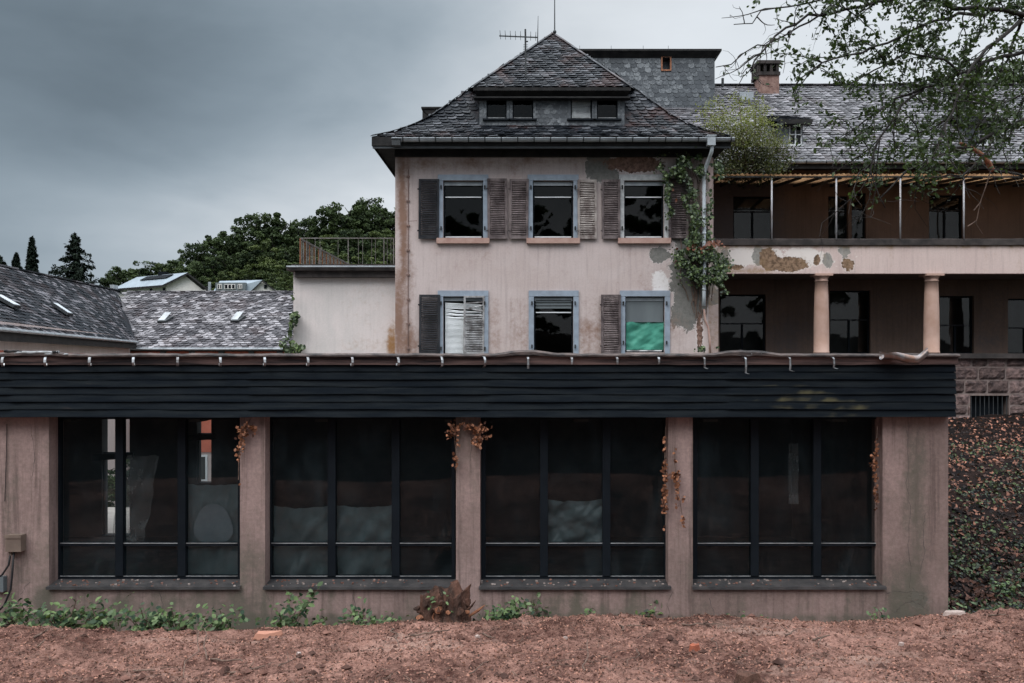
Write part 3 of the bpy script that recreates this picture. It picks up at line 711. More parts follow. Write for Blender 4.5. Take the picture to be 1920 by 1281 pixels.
# glazed back doors of the pavilion
for a, b_, c, d in wall_back_ops[:2]:
    mb = MB(); w_ = .05
    zt_ = Z(852 if a < -7 else 816, BY)
    mb.obox(((a + b_) / 2 - .02, BY - .04, zt_ - .03), ((b_ - a) / 2 + .11, 0, .02), (0, .03, 0), (0, 0, .055)); mb.box(a, b_, BY + .05, BY + .1, zt_ - .09, zt_ + .03)
    mb.box(a, a + .02, BY + .05, BY + .1, c, zt_ - .09); mb.box(b_ - .02, b_, BY + .05, BY + .1, c, zt_ - .09)
    mb.build('back_door_frame', 'frame', pav)

# things hanging inside the pavilion windows
def sheet(name, px0, px1, py0, py1, Y, mat, label, cat, sag=.02, amp=.02, seed=0, group=None, slant=0):
    mb = MB(); n, m_ = 26, 22; ids = []
    for j in range(m_ + 1):
        row = []
        for i in range(n + 1):
            u, v = i / n, j / m_
            x = X(px0 + (px1 - px0) * u + slant * v, Y); z = Z(py0 + (py1 - py0) * v, Y) - sag * 4 * u * (1 - u) * (1 - v) + .012 * frac(u * 6, seed) * (1 - v)
            y = Y + amp * frac(u * 3 + v * 2.5, v * 2 - u * 1.5, seed, 4) + .6 * amp * math.sin(9 * (u + .6 * v) + seed) * (1 - u) * v
            row.append(mb.vert((x, y, z)))
        ids.append(row)
    for j in range(m_):
        for i in range(n): mb.face((ids[j + 1][i], ids[j + 1][i + 1], ids[j][i + 1], ids[j][i]))
    o = mb.build(name, mat, None, True); tag(o, label, cat, group); return o
grp = 'plastic sheets hung behind the pavilion windows'
sheet('plastic_sheet', 352, 449, 908, 1082, 9.80, 'tarp', 'tall grey plastic sheet with a paler rounded patch behind the first pavilion bay', 'plastic sheet', .01, .05, 1, grp)
sheet('plastic_sheet', 514, 616, 948, 1082, 9.79, 'tarp', 'green-grey plastic sheet in the first pane of the second pavilion bay', 'plastic sheet', .03, .05, 2, grp)
sheet('plastic_sheet', 632, 734, 948, 1080, 9.79, 'tarp', 'green-grey plastic sheet in the middle pane of the second pavilion bay', 'plastic sheet', .02, .06, 3, grp)
sheet('plastic_sheet', 1028, 1130, 936, 1018, 9.79, 'tarp', 'short creased plastic sheet in the middle pane of the third pavilion bay', 'plastic sheet', .03, .07, 4, grp)
sheet('plastic_sheet', 236, 300, 855, 1015, 10.1, 'clearfilm', 'torn clear plastic film hanging slantwise behind the first pavilion bay', 'plastic sheet', .0, .10, 5, grp, -30)
sheet('plastic_sheet', 1478, 1497, 832, 945, 10.2, 'clearfilm', 'narrow pale strip of plastic behind the fourth pavilion bay', 'plastic sheet', .0, .04, 6, grp)
mb = MB(); rp = [(X(400 + 36 * math.cos(q) * (1 + .1 * math.sin(3 * q)), 9.735), 9.735, Z(985 + 40 * math.sin(q), 9.735)) for q in np.linspace(0, 2 * math.pi, 28)[:-1]]
mb.poly(rp[::-1]); tag(mb.build('grey_disc', basic('pale_grey_patch', (.17, .205, .225), (.12, .15, .165), 3, .5, .1)), 'pale rounded grey panel leaning in the first pavilion bay', 'panel')

# junction box with cables on the left pier
jb = thing('junction_box', P(25, 1020, 9.5), 'small brown metal junction box on the left pier of the pavilion', 'junction box')
mb = MB(); a, b_ = P(10, 1035, 9.40), P(39, 1004, 9.40); mb.box(a.x, b_.x, 9.40, 9.498, a.z, b_.z); mb.box(a.x - .005, b_.x + .005, 9.392, 9.402, b_.z - .035, b_.z + .006); mb.box(a.x + .02, a.x + .05, 9.43, 9.497, a.z - .05, a.z)
mb.build('housing', 'box', jb)
for pts in ([(20, 1036), (16, 1060), (4, 1078), (-12, 1090)], [(26, 1036), (23, 1075), (20, 1105), (8, 1135), (-12, 1155)]):
    mb = MB(); mb.tube([P(x, y, 9.44) for x, y in pts], .012, 6); mb.build('cable', 'cable', jb, True)
mb = MB(); a, b_ = P(-12, 1110, 9.44), P(7, 1082, 9.44); mb.box(a.x, b_.x, 9.43, 9.498, a.z, b_.z); tag(mb.build('switch_box', 'blindgrey'), 'small pale switch box beside the black cables on the left pier', 'switch box')
mb = MB(); mb.tube([P(13, 795, 9.488), P(12, 850, 9.49), P(9, 940, 9.49)], .004, 5); tag(mb.build('wire', 'cable'), 'thin dark wire running down the left pier above the junction box', 'wire')

# ================================================================== VILLA
VY = 22.0
VX0, VX1, ZE = X(741, VY), 5.06, 9.08
vil = thing('villa', (0.8, 22, -3.0), 'two-storey pink villa with slate hipped roof, louvred shutters and peeling plaster', 'villa')
wins = [(831, 906, 339, 447), (999, 1075, 339, 447), (1170, 1245, 339, 447), (831, 906, 556, 672), (1001, 1075, 556, 668), (1172, 1246, 556, 661)]
vops = [(X(a, VY), X(b_, VY), Z(d, VY), Z(c, VY)) for a, b_, c, d in wins]
def vil_paint(px, py):
    gr = max(ell(px, py, 1300, 510, 46, 90), .9 * ell(px, py, 1285, 580, 28, 40), .95 * ell(px, py, 1236, 478, 18, 16), 1.0 * ell(px, py, 1122, 314, 30, 26), .8 * ell(px, py, 1148, 330, 16, 20))
    if px < 1100 and py < 350: gr *= .4
    rd = max(.95 * ell(px, py, 1190, 308, 60, 18), .75 * ell(px, py, 1312, 620, 8, 45), .6 * ell(px, py, 1270, 492, 16, 14), .35 * ell(px, py, 1278, 640, 30, 26))
    wt = max(.8 * ell(px, py, 1238, 530, 22, 26), .4 * ell(px, py, 1085, 320, 16, 10), .25 * ell(px, py, 950, 600, 8, 60))
    st = .55 * ell(px, py, 757, 420, 6, 110) + .3 * ell(px, py, 766, 330, 4, 40) + .55 * ell(px, py, 745, 600, 9, 80) + .55 * ell(px, py, 772, 650, 16, 30) + .42 * ell(px, py, 758, 500, 14, 190) + .45 * ell(px, py, 750, 350, 7, 60)
    if 915 < px < 990 and py > 556: st += .26 * (1 if not 942 < px < 956 else .3)
    if py > 553 and (1086 < px < 1126): st += .22
    if py > 600: st += .08
    st += .5 * max(0, 1 - abs(py - 300) / 16) * max(0, frac(px * .02, 2.2) + .3) + .3 * max(0, frac(px * .03, py * .004, 8, 3)) + .22 * max(0, 1 - abs(py - 305) / 18) * (.6 + .4 * math.sin(px * .05)) + .25 * ell(px, py, 1272, 620, 20, 40)
    st += .35 * max(0, frac(px * .012, py * .012, 3, 4)) + .3 * ell(px, py, 870, 312, 80, 12)
    for sx_ in (823, 914, 992, 1083, 1163, 1253): st += .2 * max(0, 1 - abs(px - sx_) / 6) * max(0, 1 - (py - 458) / 60) * (py > 458)
    return (gr, min(1, st), wt, rd)
mb = MB(); wall_grid(mb, VX0, VX1, -3.2, 9.02, VY, vops, .075, vil_paint, .17)
mb.build('wall', 'facade', vil)
mb = MB(); mb.box(VX0, VX0 + .3, VY + .002, 31.4, -3.2, 9.02); mb.box(VX1 - .3, VX1, VY + .002, 31.4, -3.2, 9.02); mb.box(VX0 + .3, VX1 - .3, 31.1, 31.4, -3.2, 9.02)
mb.build('side_wall', 'facade', vil)
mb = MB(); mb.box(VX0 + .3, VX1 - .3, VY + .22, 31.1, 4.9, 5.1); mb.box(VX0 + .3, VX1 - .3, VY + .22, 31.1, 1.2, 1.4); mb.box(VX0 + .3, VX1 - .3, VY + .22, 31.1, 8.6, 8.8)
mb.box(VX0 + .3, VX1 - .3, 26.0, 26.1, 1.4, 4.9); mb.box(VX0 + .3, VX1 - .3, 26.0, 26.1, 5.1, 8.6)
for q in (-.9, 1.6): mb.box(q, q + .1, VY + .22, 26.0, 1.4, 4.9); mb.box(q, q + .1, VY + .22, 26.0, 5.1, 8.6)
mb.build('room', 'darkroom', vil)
mb = MB()
for pts in ([(764, 415), (782, 414)], [(766, 633), (752, 634)]):
    q = [P(x, y, VY) for x, y in pts]
    for u, v in zip(q, q[1:]): mb.obox(((u + v) / 2) + Vector((0, .0, 0)), (v - u) / 2, (0, .003, 0), Vector((u.z - v.z, 0, v.x - u.x)).normalized() * .006)
mb.tube([P(766, 318, VY - .02), P(765.5, 420, VY - .02), P(765, 662, VY - .02)], .012, 6)
for py in range(330, 660, 46): mb.box(X(762.5, VY), X(768.5, VY), VY - .035, VY, Z(py + 3, VY), Z(py, VY))
mb.build('conduit', basic('rusty_conduit', (.22, .14, .12), (.14, .09, .08)), vil)

def villa_window(i, trim, sill=True):
    a, b_, c, d = vops[i]; T = .145; ytop = d
    mb = MB(); yf = VY - .045
    lo = c if sill else c - .1
    mb.box(a - T, a, yf, VY - .002, lo, ytop); mb.box(b_, b_ + T, yf, VY - .002, lo, ytop)
    mb.box(a - T - .0, b_ + T + .0, yf - .006, VY - .002, ytop + .002, ytop + .16)
    for q in (a - .07, b_ + .03):
        for zz in (c + .22, d - .24): mb.box(q, q + .035, yf - .045, yf, zz, zz + .10, 1)
    sur = mb.build('window_surround', [trim, 'eave'], vil)
    yy = VY + .11; mb = MB(); f = .045
    mb.box(a, a + f, yy, yy + .06, c, d); mb.box(b_ - f, b_, yy, yy + .06, c, d); mb.box(a + f, b_ - f, yy, yy + .06, c, c + f); mb.box(a + f, b_ - f, yy, yy + .06, d - f, d)
    zt_ = d - .44; mb.box(a + f, b_ - f, yy + .004, yy + .056, zt_ - .03, zt_ + .03)
    mb.box(a + f + .01, b_ - f - .01, yy - .02, yy + .003, zt_ - .012, zt_ + .018, 1); mb.box(a + f + .01, b_ - f - .01, yy - .02, yy - .001, c + .035, c + .065, 1)
    mb.box(a + .02, b_ - .02, yy - .05, yy - .002, d - .12, d - .03, 2)
    w_ = mb.build('window', ['frame', 'white', 'zinc'], vil)
    mb = MB(); mb.poly(((a + f, yy + .03, c + f), (b_ - f, yy + .033, c + f), (b_ - f, yy + .036, d - f), (a + f, yy + .028, d - f))); mb.build('glass', 'winglass', w_)
    if sill:
        mb = MB(); mb.box(a - T - .03, b_ + T + .03, VY - .11, VY + .10, c - .15, c - .004); mb.build('sill', 'sandstone', w_)
    return w_
vw = [villa_window(i, 'whitetrim' if i == 2 else 'bluetrim', i < 3) for i in range(6)]
# shutters: a louvred leaf built once, then copied
def shutter_mesh(h, wd, nl, seed):
    rr = random.Random(seed); mb = MB(); st = .062
    mb.box(0, st, -.02, .02, 0, h, 0, .5); mb.box(wd - st, wd, -.02, .02, 0, h, 0, .45)
    for z0, z1 in ((0, .075), (h - .07, h)): mb.box(st, wd - st, -.018, .018, z0, z1, 0, .5)
    p = (h - .145) / nl
    for k in range(nl):
        zc_ = .075 + (k + .5) * p; dz_ = rr.uniform(-.006, .006) + (rr.uniform(-.02, .02) if rr.random() < .1 else 0)
        mb.obox((wd / 2, 0, zc_), (wd / 2 - st, 0, dz_), (0, .017, .014), (0, -.0025, .003), 0, rr.uniform(.35, 1))
    for zz in (.2, h - .3): mb.box(-.03, .03, -.032, -.021, zz, zz + .04, 0, .05); 
    return mb
shs = [(785, 823, 336, 448, 'shutterdark'), (914, 951, 335, 448, 'shutter'), (955, 991, 336, 448, 'shutter'), (1083, 1119, 337, 448, 'shutterpale'), (1128, 1163, 337, 448, 'shutter'), (1254, 1291, 335, 447, 'shutter'), (786, 825, 554, 664, 'shutterdark'), (1127, 1164, 554, 664, 'shutter')]
for k, (a, b_, c, d, mt) in enumerate(shs):
    p = P(a, d, VY - .07); h = Z(c, VY - .07) - p.z; wd = X(b_, VY - .07) - p.x
    if k > 5: h += .02
    mb = shutter_mesh(h, wd, 30, k); rr = random.Random(k); tl = rr.uniform(-.008, .008); ya = rr.uniform(-.05, .05)
    for i, (x, y, z) in enumerate(mb.v): mb.v[i] = (p.x + x + tl * (z - h / 2), p.y + y - abs(ya) * .2 + ya * (x - wd / 2) * .6, p.z + z)
    mb.build('shutter', mt, vil)
# the loose leaf half closed over the lower window by the annex, and the blind behind
a, b_, c, d = vops[3]
p = P(869, 665, VY - .03); h = Z(555, VY - .03) - p.z; wd = X(908, VY - .03) - p.x
mb = MB(); st = .055; T_ = basic('paint_flaked_shutter', (.36, .36, .37), (.10, .09, .09), 5, .8, .3, 30, tint=.8)
mb.box(0, st, -.02, .02, 0, h); mb.box(wd - st, wd, -.02, .02, 0, h); mb.box(st, wd - st, -.018, .018, 0, .08); mb.box(st, wd - st, -.018, .018, h - .05, h); mb.obox((wd / 2, 0, h - .19), (wd / 2 - st, 0, .02), (0, .01, 0), (0, 0, .018))
for k in range(21): mb.obox((wd / 2, 0, .11 + k * .048), (wd / 2 - st, 0, rnd.uniform(-.006, .006)), (0, .017, .013), (0, -.0025, .003), 0, rnd.uniform(.4, 1))
for zz, dzz in ((1.18, .03), (1.24, -.045), (1.31, .05)): mb.obox((wd / 2, 0, zz), (wd / 2 - st, 0, dzz), (0, .012, .01), (0, -.0025, .004), 0, .9)
mb.v = [(p.x + x + .01 * (z / h), p.y + y - .03 * (z / h), p.z + z) for x, y, z in mb.v]
mb.build('shutter', T_, vil, label='loose half-closed shutter with missing louvres')
mb = MB(); yy = VY + .07; rr = random.Random(4)
for k in range(44):
    zz = c + .09 + k * .0335; top = max(0, (k - 30) / 14); n = 10; rowa = []
    if zz > d - .06: break
    for i in range(n + 1):
        u = i / n; bend = (-.05 * math.sin(u * math.pi * .9) * (1 if k % 3 else -.4) if 31 < k < 39 else 0) + (-.06 * u * top if k > 34 else 0)
        x = a + .05 + (b_ - a - .10) * u
        rowa.append([mb.vert((x, yy - .010, zz - .012 + bend)), mb.vert((x, yy + .010, zz + .012 + bend))])
    for q, r_ in zip(rowa, rowa[1:]): mb.face((q[0], r_[0], r_[1], q[1]))
mb.build('blind', 'blind', vw[3])
a, b_, c, d = vops[4]; mb = MB()
for k in range(3): mb.box(a + .05, b_ - .05, VY + .06 - .005 * (k % 2), VY + .085, d - .16 - k * .085, d - .13 - k * .085 + .03)
mb.build('blind', 'blindgrey', vw[4])
a, b_, c, d = vops[5]; mb = MB(); mb.box(a + .03, b_ - .03, VY + .075, VY + .09, Z(601, VY), d - .05); mb.box(a + .03, b_ - .03, VY + .06, VY + .1, Z(604, VY), Z(601, VY) - .001, 0); mb.build('blind', 'blindgrey', vw[5])
o = sheet('green_cloth', 1174, 1244, 603, 656, VY + .085, 'teal', 'bright teal green cloth filling the lower half of the right ground window of the villa', 'cloth', .015, .05, 9)

# roof: bell-cast hip
PROF = [(0, 9.10), (.1, 9.32), (.2, 9.62), (.3, 10.0), (.4, 10.5), (.5, 11.0), (.7, 11.94), (1, 13.33)]
def zprof(t):
    t = max(0, min(1, t))
    for (a, za), (b_, zb_) in zip(PROF, PROF[1:]):
        if t <= b_: return za + (zb_ - za) * (t - a) / (b_ - a)
    return 13.33
EXL, EXR, EY, AX, AY, RB = -4.11, 5.5, 21.3, .87, 25.0, 31.8
vprof = [0]; NV = 200
for k in range(NV):
    t0, t1 = k / NV, (k + 1) / NV
    vprof.append(vprof[-1] + math.hypot((AY - EY) / NV, zprof(t1) - zprof(t0)))
def v2t(v):
    import bisect
    k = max(0, min(NV - 1, bisect.bisect_right(vprof, v) - 1))
    return (k + (v - vprof[k]) / (vprof[k + 1] - vprof[k])) / NV
VL = vprof[-1]
def Sfront(u, v): t = v2t(v); return Vector((EXL + u, EY + (AY - EY) * t, zprof(t)))
def in_front(u, v):
    t = v2t(v); x = EXL + u
    if v > VL - .05 or not (EXL + (AX - EXL) * t < x < EXR + (AX - EXR) * t): return False
    return not (-1.42 < x < 2.9 and t > .205)
mb = MB(); ts = [k / 24 for k in range(25)]
def hipsheet(p0, p1):
    for q, r_ in zip(ts, ts[1:]):
        a, b_, c, d = p0(q), p1(q), p1(r_), p0(r_); mb.poly((a, b_, c) if (c - d).length < 1e-5 else (a, b_, c, d), 0, .2)
fl = lambda t: Vector((EXL + (AX - EXL) * t, EY + (AY - EY) * t, zprof(t)))
fr = lambda t: Vector((EXR + (AX - EXR) * t, EY + (AY - EY) * t, zprof(t)))
bl = lambda t: Vector((EXL + (AX - EXL) * t, RB, zprof(t)))
br = lambda t: Vector((EXR + (AX - EXR) * t, RB, zprof(t)))
hipsheet(fl, fr); hipsheet(bl, fl); hipsheet(fr, br)
slates(mb, Sfront, in_front, .25, .15, EXR - EXL, VL, diag=.07, seed=2, lift=.03, rnd_tilt=.012)
def Sleft(u, v): t = v2t(v); return Vector((EXL + (AX - EXL) * t, RB - u, zprof(t)))
slates(mb, Sleft, lambda u, v: v < VL - .05 and RB - u > EY + (AY - EY) * v2t(v), .34, .24, RB - EY, VL, seed=3)
def Sright(u, v): t = v2t(v); return Vector((EXR + (AX - EXR) * t, EY + u, zprof(t)))
slates(mb, Sright, lambda u, v: v < VL - .05 and EY + u > EY + (AY - EY) * v2t(v), .34, .24, RB - EY, VL, seed=4)
for fn in (fl, fr):
    pts = [fn(t) + Vector((0, -.0, .025)) for t in ts]
    for k, (q, r_) in enumerate(zip(pts, pts[1:])):
        for s_ in (0, .5): 
            m_ = q.lerp(r_, s_ + .25); mb.obox(m_ + Vector((0, 0, .008)), (r_ - q) * .27, Vector((r_.y - q.y, q.x - r_.x, 0)).normalized() * .07, (0, 0, .008), 0, rnd.random())
mb.tube([fl(1), bl(1)], .06, 6, 0, .3)
roof = mb.build('roof', 'slate', vil)
mb = MB()
mb.box(EXL + .02, EXR - .02, EY + .04, VY - .002, 8.93, 9.02); mb.box(EXL + .02, VX0 - .002, VY - .002, RB, 8.93, 9.02); mb.box(VX1 + .002, EXR - .02, VY - .002, RB, 8.93, 9.02)
mb.box(EXL, EXR, EY, EY + .039, 8.86, 9.095); mb.box(EXL, EXL + .019, EY + .04, RB, 8.86, 9.095); mb.box(EXL + .02, EXR, EY + .03, EY + .10, 8.80, 8.858, 1)
mb.box(VX0 + .0, VX1 - .0, VY - .12, VY - .003, 8.72, 8.928)
mb.build('eave', ['eave', basic('grey_eave_moulding', (.085, .095, .105), None, 4)], vil)
mb = MB(); gx0, gx1 = X(735, 21.2), X(1377, 21.2)
mb.gutter(gx0, gx1, EY - .085, Z(260, 21.2) - .0, .085, 0, [gx0 + .28 + k * .436 for k in range(21)], 1)
mb.build('gutter', ['zinc', 'zincdark'], vil)
for px0, px1, nm, mt in ((1326, 1341, 'hopper', 'zinc'), (735, 751, 'hopper', 'zincdark')):
    mb = MB(); a, b_ = P(px0, 273, 21.15), P(px1, 256 if px0 > 1000 else 262, 21.15); mb.box(a.x, b_.x, 21.1, 21.28, a.z, b_.z); mb.box(a.x - .015, b_.x + .015, 21.085, 21.295, b_.z, b_.z + .03); mb.build(nm, mt, vil)
mb = MB(); Yp = 21.70
mb.tube([P(1335, 273, 21.2), P(1334, 285, 21.25), P(1331, 293, 21.4), P(1322, 318, 21.66), P(1320, 328, Yp), P(1320, 450, Yp), P(1321, 500, Yp), P(1320, 545, Yp), P(1320, 574, Yp)], .05, 10)
for py in (330, 440, 545): q = P(1320, py, Yp); mb.tube([q, q + Vector((0, 0, .06))], .058, 10)
mb.build('downpipe', basic('pale_galvanised_pipe', (.60, .65, .70), (.46, .50, .54), 5, .5, .1), vil, True)
mb = MB(); mb.tube([P(1320, 580, 21.95), P(1322, 600, 21.95), P(1328, 615, 21.95), P(1331, 640, 21.95), P(1332, 664, 21.95)], [.03, .03, .025, .03, .02], 7); mb.build('broken_pipe', 'sandstone', vil, True)

# front dormer with its own slate roof
Yd = 22.05; DX0, DX1 = X(899, Yd), X(1171, Yd); ez = Z(160, 21.85); eL, eR = Vector((X(887, 21.8), 21.8, Z(163, 21.8))), Vector((X(1183, 21.8), 21.8, Z(163, 21.8)))
AP = Vector((AX, AY, 13.36))
dwin = [(912, 950), (961, 1000), (1070, 1110), (1119, 1158)]
mb = MB(); dops = [(X(a, Yd), X(b_, Yd), Z(222, Yd), Z(179, Yd)) for a, b_ in dwin]
wall_grid(mb, DX0, DX1, 9.4, Z(164, Yd), Yd, dops, .5, None, .1)
mb.poly(((DX0, Yd, 9.4), (DX0, Yd, Z(164, Yd)), (DX0, 24.2, Z(164, Yd)), (DX0, 24.2, 9.4))); mb.poly(((DX1, Yd, 9.4), (DX1, 24.2, 9.4), (DX1, 24.2, Z(164, Yd)), (DX1, Yd, Z(164, Yd))))
def dface(u, v): return Vector((DX0 + u, Yd - .001, 9.45 + v))
slates(mb, dface, lambda u, v: DX0 + .1 < DX0 + u < DX1 - .1 and v < 1.2 and not any(a - .1 < DX0 + u < b_ + .1 and c - .12 < 9.45 + v < d + .08 for a, b_, c, d in dops), .17, .12, DX1 - DX0, 1.3, seed=11, lift=.008, thick=.005)
dor = mb.build('dormer', 'slatetower', vil)
for k, (a, b_, c, d) in enumerate(dops):
    mb = MB(); f = .035; yy = Yd + .03
    mb.box(a - .07, a, Yd - .02, Yd + .09, c - .02, d + .05, 2); mb.box(b_, b_ + .07, Yd - .02, Yd + .09, c - .02, d + .05, 2); mb.box(a, b_, Yd - .02, Yd + .06, d - .06, d + .05, 3)
    mb.box(a, a + f, yy, yy + .05, c, d - .06); mb.box(b_ - f, b_, yy, yy + .05, c, d - .06); mb.box(a + f, b_ - f, yy, yy + .05, c, c + f); mb.box(a + f, b_ - f, yy - .01, yy - .001, c + .01, c + .03, 1)
    mb.box(a - .1, b_ + .1, Yd - .07, Yd + .02, c - .07, c - .021, 0)
    if k == 2:
        for q in range(17): mb.obox(((a + b_) / 2, yy + .045, c + .06 + q * .034), ((b_ - a) / 2 - .03, 0, rnd.uniform(-.002, .002)), (0, .008, .010), (0, -.001, .001), 4)
    mb.poly(((a + f, yy + .025 + .035 * (k == 2), c + f), (b_ - f, yy + .027 + .035 * (k == 2), c + f), (b_ - f, yy + .03 + .035 * (k == 2), d - .06), (a + f, yy + .025 + .035 * (k == 2), d - .06)), 5)
    mb.build('dormer_window', ['frame', 'trim', 'slatetower', 'zinc', 'blind', 'winglass'], dor)
mb = MB(); mb.box(DX0 + .05, DX1 - .05, 23.2, 23.3, 9.4, Z(164, Yd)); mb.build('room', 'darkroom', dor)
mb = MB()
mb.poly((eL, eR, AP), 0, .2); mb.poly((eR, fr(.5), AP), 0, .2); mb.poly((eL, AP, fl(.5)), 0, .2)
vl = (AP - (eL + eR) / 2).length; dvv = (AP - (eL + eR) / 2).normalized(); WU = (eR - eL).length
def Sdor(u, v): return Vector((eL.x + u, 0, 0)) + Vector((0, eL.y, eL.z)) + Vector((0, dvv.y, dvv.z)).normalized() * v
vl2 = math.hypot(AP.y - eL.y, AP.z - eL.z)
slates(mb, Sdor, lambda u, v: v < vl2 - .1 and (AP.x - eL.x) * v / vl2 + .02 < u < WU - (eR.x - AP.x) * v / vl2 - .02, .25, .15, WU, vl2, diag=.07, seed=12, lift=.03, rnd_tilt=.012)
for e in (eL, eR):
    for k in range(22):
        q, r_ = e.lerp(AP, k / 22), e.lerp(AP, (k + 1) / 22); mb.obox((q + r_) / 2 + Vector((0, 0, .03)), (r_ - q) * .54, Vector((r_.y - q.y, q.x - r_.x, 0)).normalized() * .07, (0, 0, .008), 0, rnd.random())
mb.build('dormer_roof', 'slate', dor)
mb = MB(); mb.box(eL.x + .02, eR.x - .02, eL.y + .002, Yd - .001, eL.z - .30, eL.z - .26); mb.box(eL.x, eR.x, eL.y, eL.y + .03, eL.z - .10, eL.z - .012)
mb.poly((eL + Vector((.0, .03, -.10)), eR + Vector((0, .03, -.10)), (DX1, Yd - .002, eL.z - .27), (DX0, Yd - .002, eL.z - .27)))
for e, q in ((eL, DX0), (eR, DX1)): mb.poly((e + Vector((0, .0, -.02)), (q, Yd, eL.z - .3), (q, 23.9, eL.z - .3), (e.x, 23.9, eL.z + .6)))
mb.build('dormer_eave', 'eave', dor)
# little side dormer peeking over the left slope
mb = MB(); a = P(793, 208, 24.0); b_ = P(835, 207, 24.0)
mb.box(a.x, b_.x + 1.2, 23.6, 25.4, a.z - .05, a.z); mb.obox((a.x + .75, 24.5, a.z - .2), (.72, 0, .0), (0, .86, 0), (0, 0, .15)); mb.box(a.x + .3, b_.x + 1, 23.7, 25.3, a.z - 1.0, a.z - .34)
mb.poly((a + Vector((0, -.4, -.05)), (a.x + .35, 23.62, a.z - .36), (a.x + .35, 25.38, a.z - .36), a + Vector((0, 1.4, -.05))))
sd = mb.build('side_dormer', 'eave', vil)

# antennas on the roof
ant = thing('tv_antenna', P(986, 155, 22.3), 'thin dark television antenna mast with comb boom above the villa dormer', 'antenna')
mb = MB(); mb.tube([P(986, 160, 22.3), P(985, 55, 22.3)], .026, 6)
mb.tube([P(984, 78, 22.3), P(990, 78, 22.28)], .02, 5)
for q in range(6): mb.tube([P(981, 84 + 3 * q, 22.3), P(990, 84 + 3 * q, 22.3)], .006, 4)
mb.build('mast', 'zincdark', ant)
mb = MB(); mb.tube([P(936, 67.5, 22.3), P(1008, 70.5, 22.3)], .02, 5)
for q in range(8): c_ = P(938 + 9.5 * q, 67.6 + .4 * q, 22.3); mb.tube([c_ + Vector((0, -.3, .03)), c_ + Vector((0, .3, .03))], .008, 4); mb.tube([c_, c_ + Vector((0, 0, .06))], .012, 4)
mb.build('boom', 'zincdark', ant)
mb = MB(); mb.tube([P(1008, 82, 22.9), P(1009, 30, 22.9)], [.018, .006], 5); tag(mb.build('whip_antenna', 'zincdark'), 'short whip antenna beside the comb antenna on the villa roof', 'antenna')
lr = thing('lightning_rod', P(1040, 64, 24.9), 'tall lightning rod with ball on the tip of the villa roof', 'lightning rod')
mb = MB(); mb.tube([P(1040, 70, 24.9), P(1040, -45, 24.9)], [.022, .010], 6); mb.build('rod', 'zincdark', lr)
mb = MB(); c_ = P(1040, 60, 24.9); mb.lathe((c_.x, c_.y), [(.0 + .055 * math.sin(math.pi * k / 8) + .002, c_.z - .06 * math.cos(math.pi * k / 8)) for k in range(9)], 10); mb.build('ball', 'zincdark', lr, True)

# ================================================================== ANNEX with terrace
NY = 22.5
anx = thing('terrace_annex', (-5, 22.5, -3), 'pale plastered annex with flat terrace roof beside the villa', 'annex')
ax0, ax1 = X(550, NY), VX0 - .002
def anx_paint(px, py):
    st = .8 * ell(px, py, 735, 648, 10, 40) + .25 * ell(px, py, 680, 648, 60, 14) + .45 * ell(px, py, 640, 508, 130, 8) + .15 * ell(px, py, 690, 560, 60, 60)
    return (0, min(1, st), 0, .28 * ell(px, py, 580, 525, 50, 18) + .22 * ell(px, py, 640, 655, 90, 8))
mb = MB(); wall_grid(mb, ax0, ax1, -3.2, 5.60, NY, [], .12, anx_paint, .1); mb.box(ax0, ax0 + .3, NY + .002, 29.5, -3.2, 5.6); mb.build('wall', 'annex', anx)
mb = MB(); mb.box(X(537, 22.2), ax1, 22.2, 29.6, Z(507, 22.2), Z(499, 22.2)); mb.box(X(545, 22.2), ax1, 22.26, 29.5, Z(499, 22.2) + .001, Z(495, 22.2)); mb.box(ax0 + .1, ax1, 22.32, 22.498, 5.44, Z(507, 22.2) - .001)
mb.build('roof_slab', ['coping'], anx)
mb = MB(); gy = 22.15; mb.tube([(X(537, gy), gy, Z(500, gy)), (X(741, gy), gy, Z(500, gy))], .022, 6); mb.build('gutter', 'zinc', anx)
rl = thing('railing', P(563, 495, 22.6), 'rusty bar railing round the edge of the flat terrace roof', 'railing')
z0, z1 = Z(495, 22.6), Z(447, 22.6); rx0, rx1 = X(563, 22.6), X(738, 22.6)
mb = MB(); mb.tube([(rx0, 22.6, z1), (rx1, 22.6, z1)], .014, 5); mb.tube([(rx0, 22.6, z1), (rx0, 29.3, z1)], .016, 5); mb.tube([(rx0, 22.6, z1 - .03), (rx0, 29.3, z1 - .03)], .016, 5); mb.tube([(rx1, 22.6, z1), (rx1, 22.6, z0)], .02, 5)
mb.build('rail', 'rail', rl)
for k in range(40): mb = MB(); y = 22.6 + k * .165; mb.tube([(rx0, y, z0), (rx0 + (.14 if k == 11 else 0), y, z1)], .013 if k else .02, 5, 0); mb.build('bar', 'rust' if k % 3 == 0 else 'rail', rl)
for px in (575, 591, 600, 634, 653, 672, 680, 697, 704, 720, 726, 733): mb = MB(); x = X(px, 22.6); mb.tube([(x, 22.6, z0), (x, 22.6, z1)], .014 if px in (653, 720) else .006, 5); mb.build('bar', 'rail', rl)
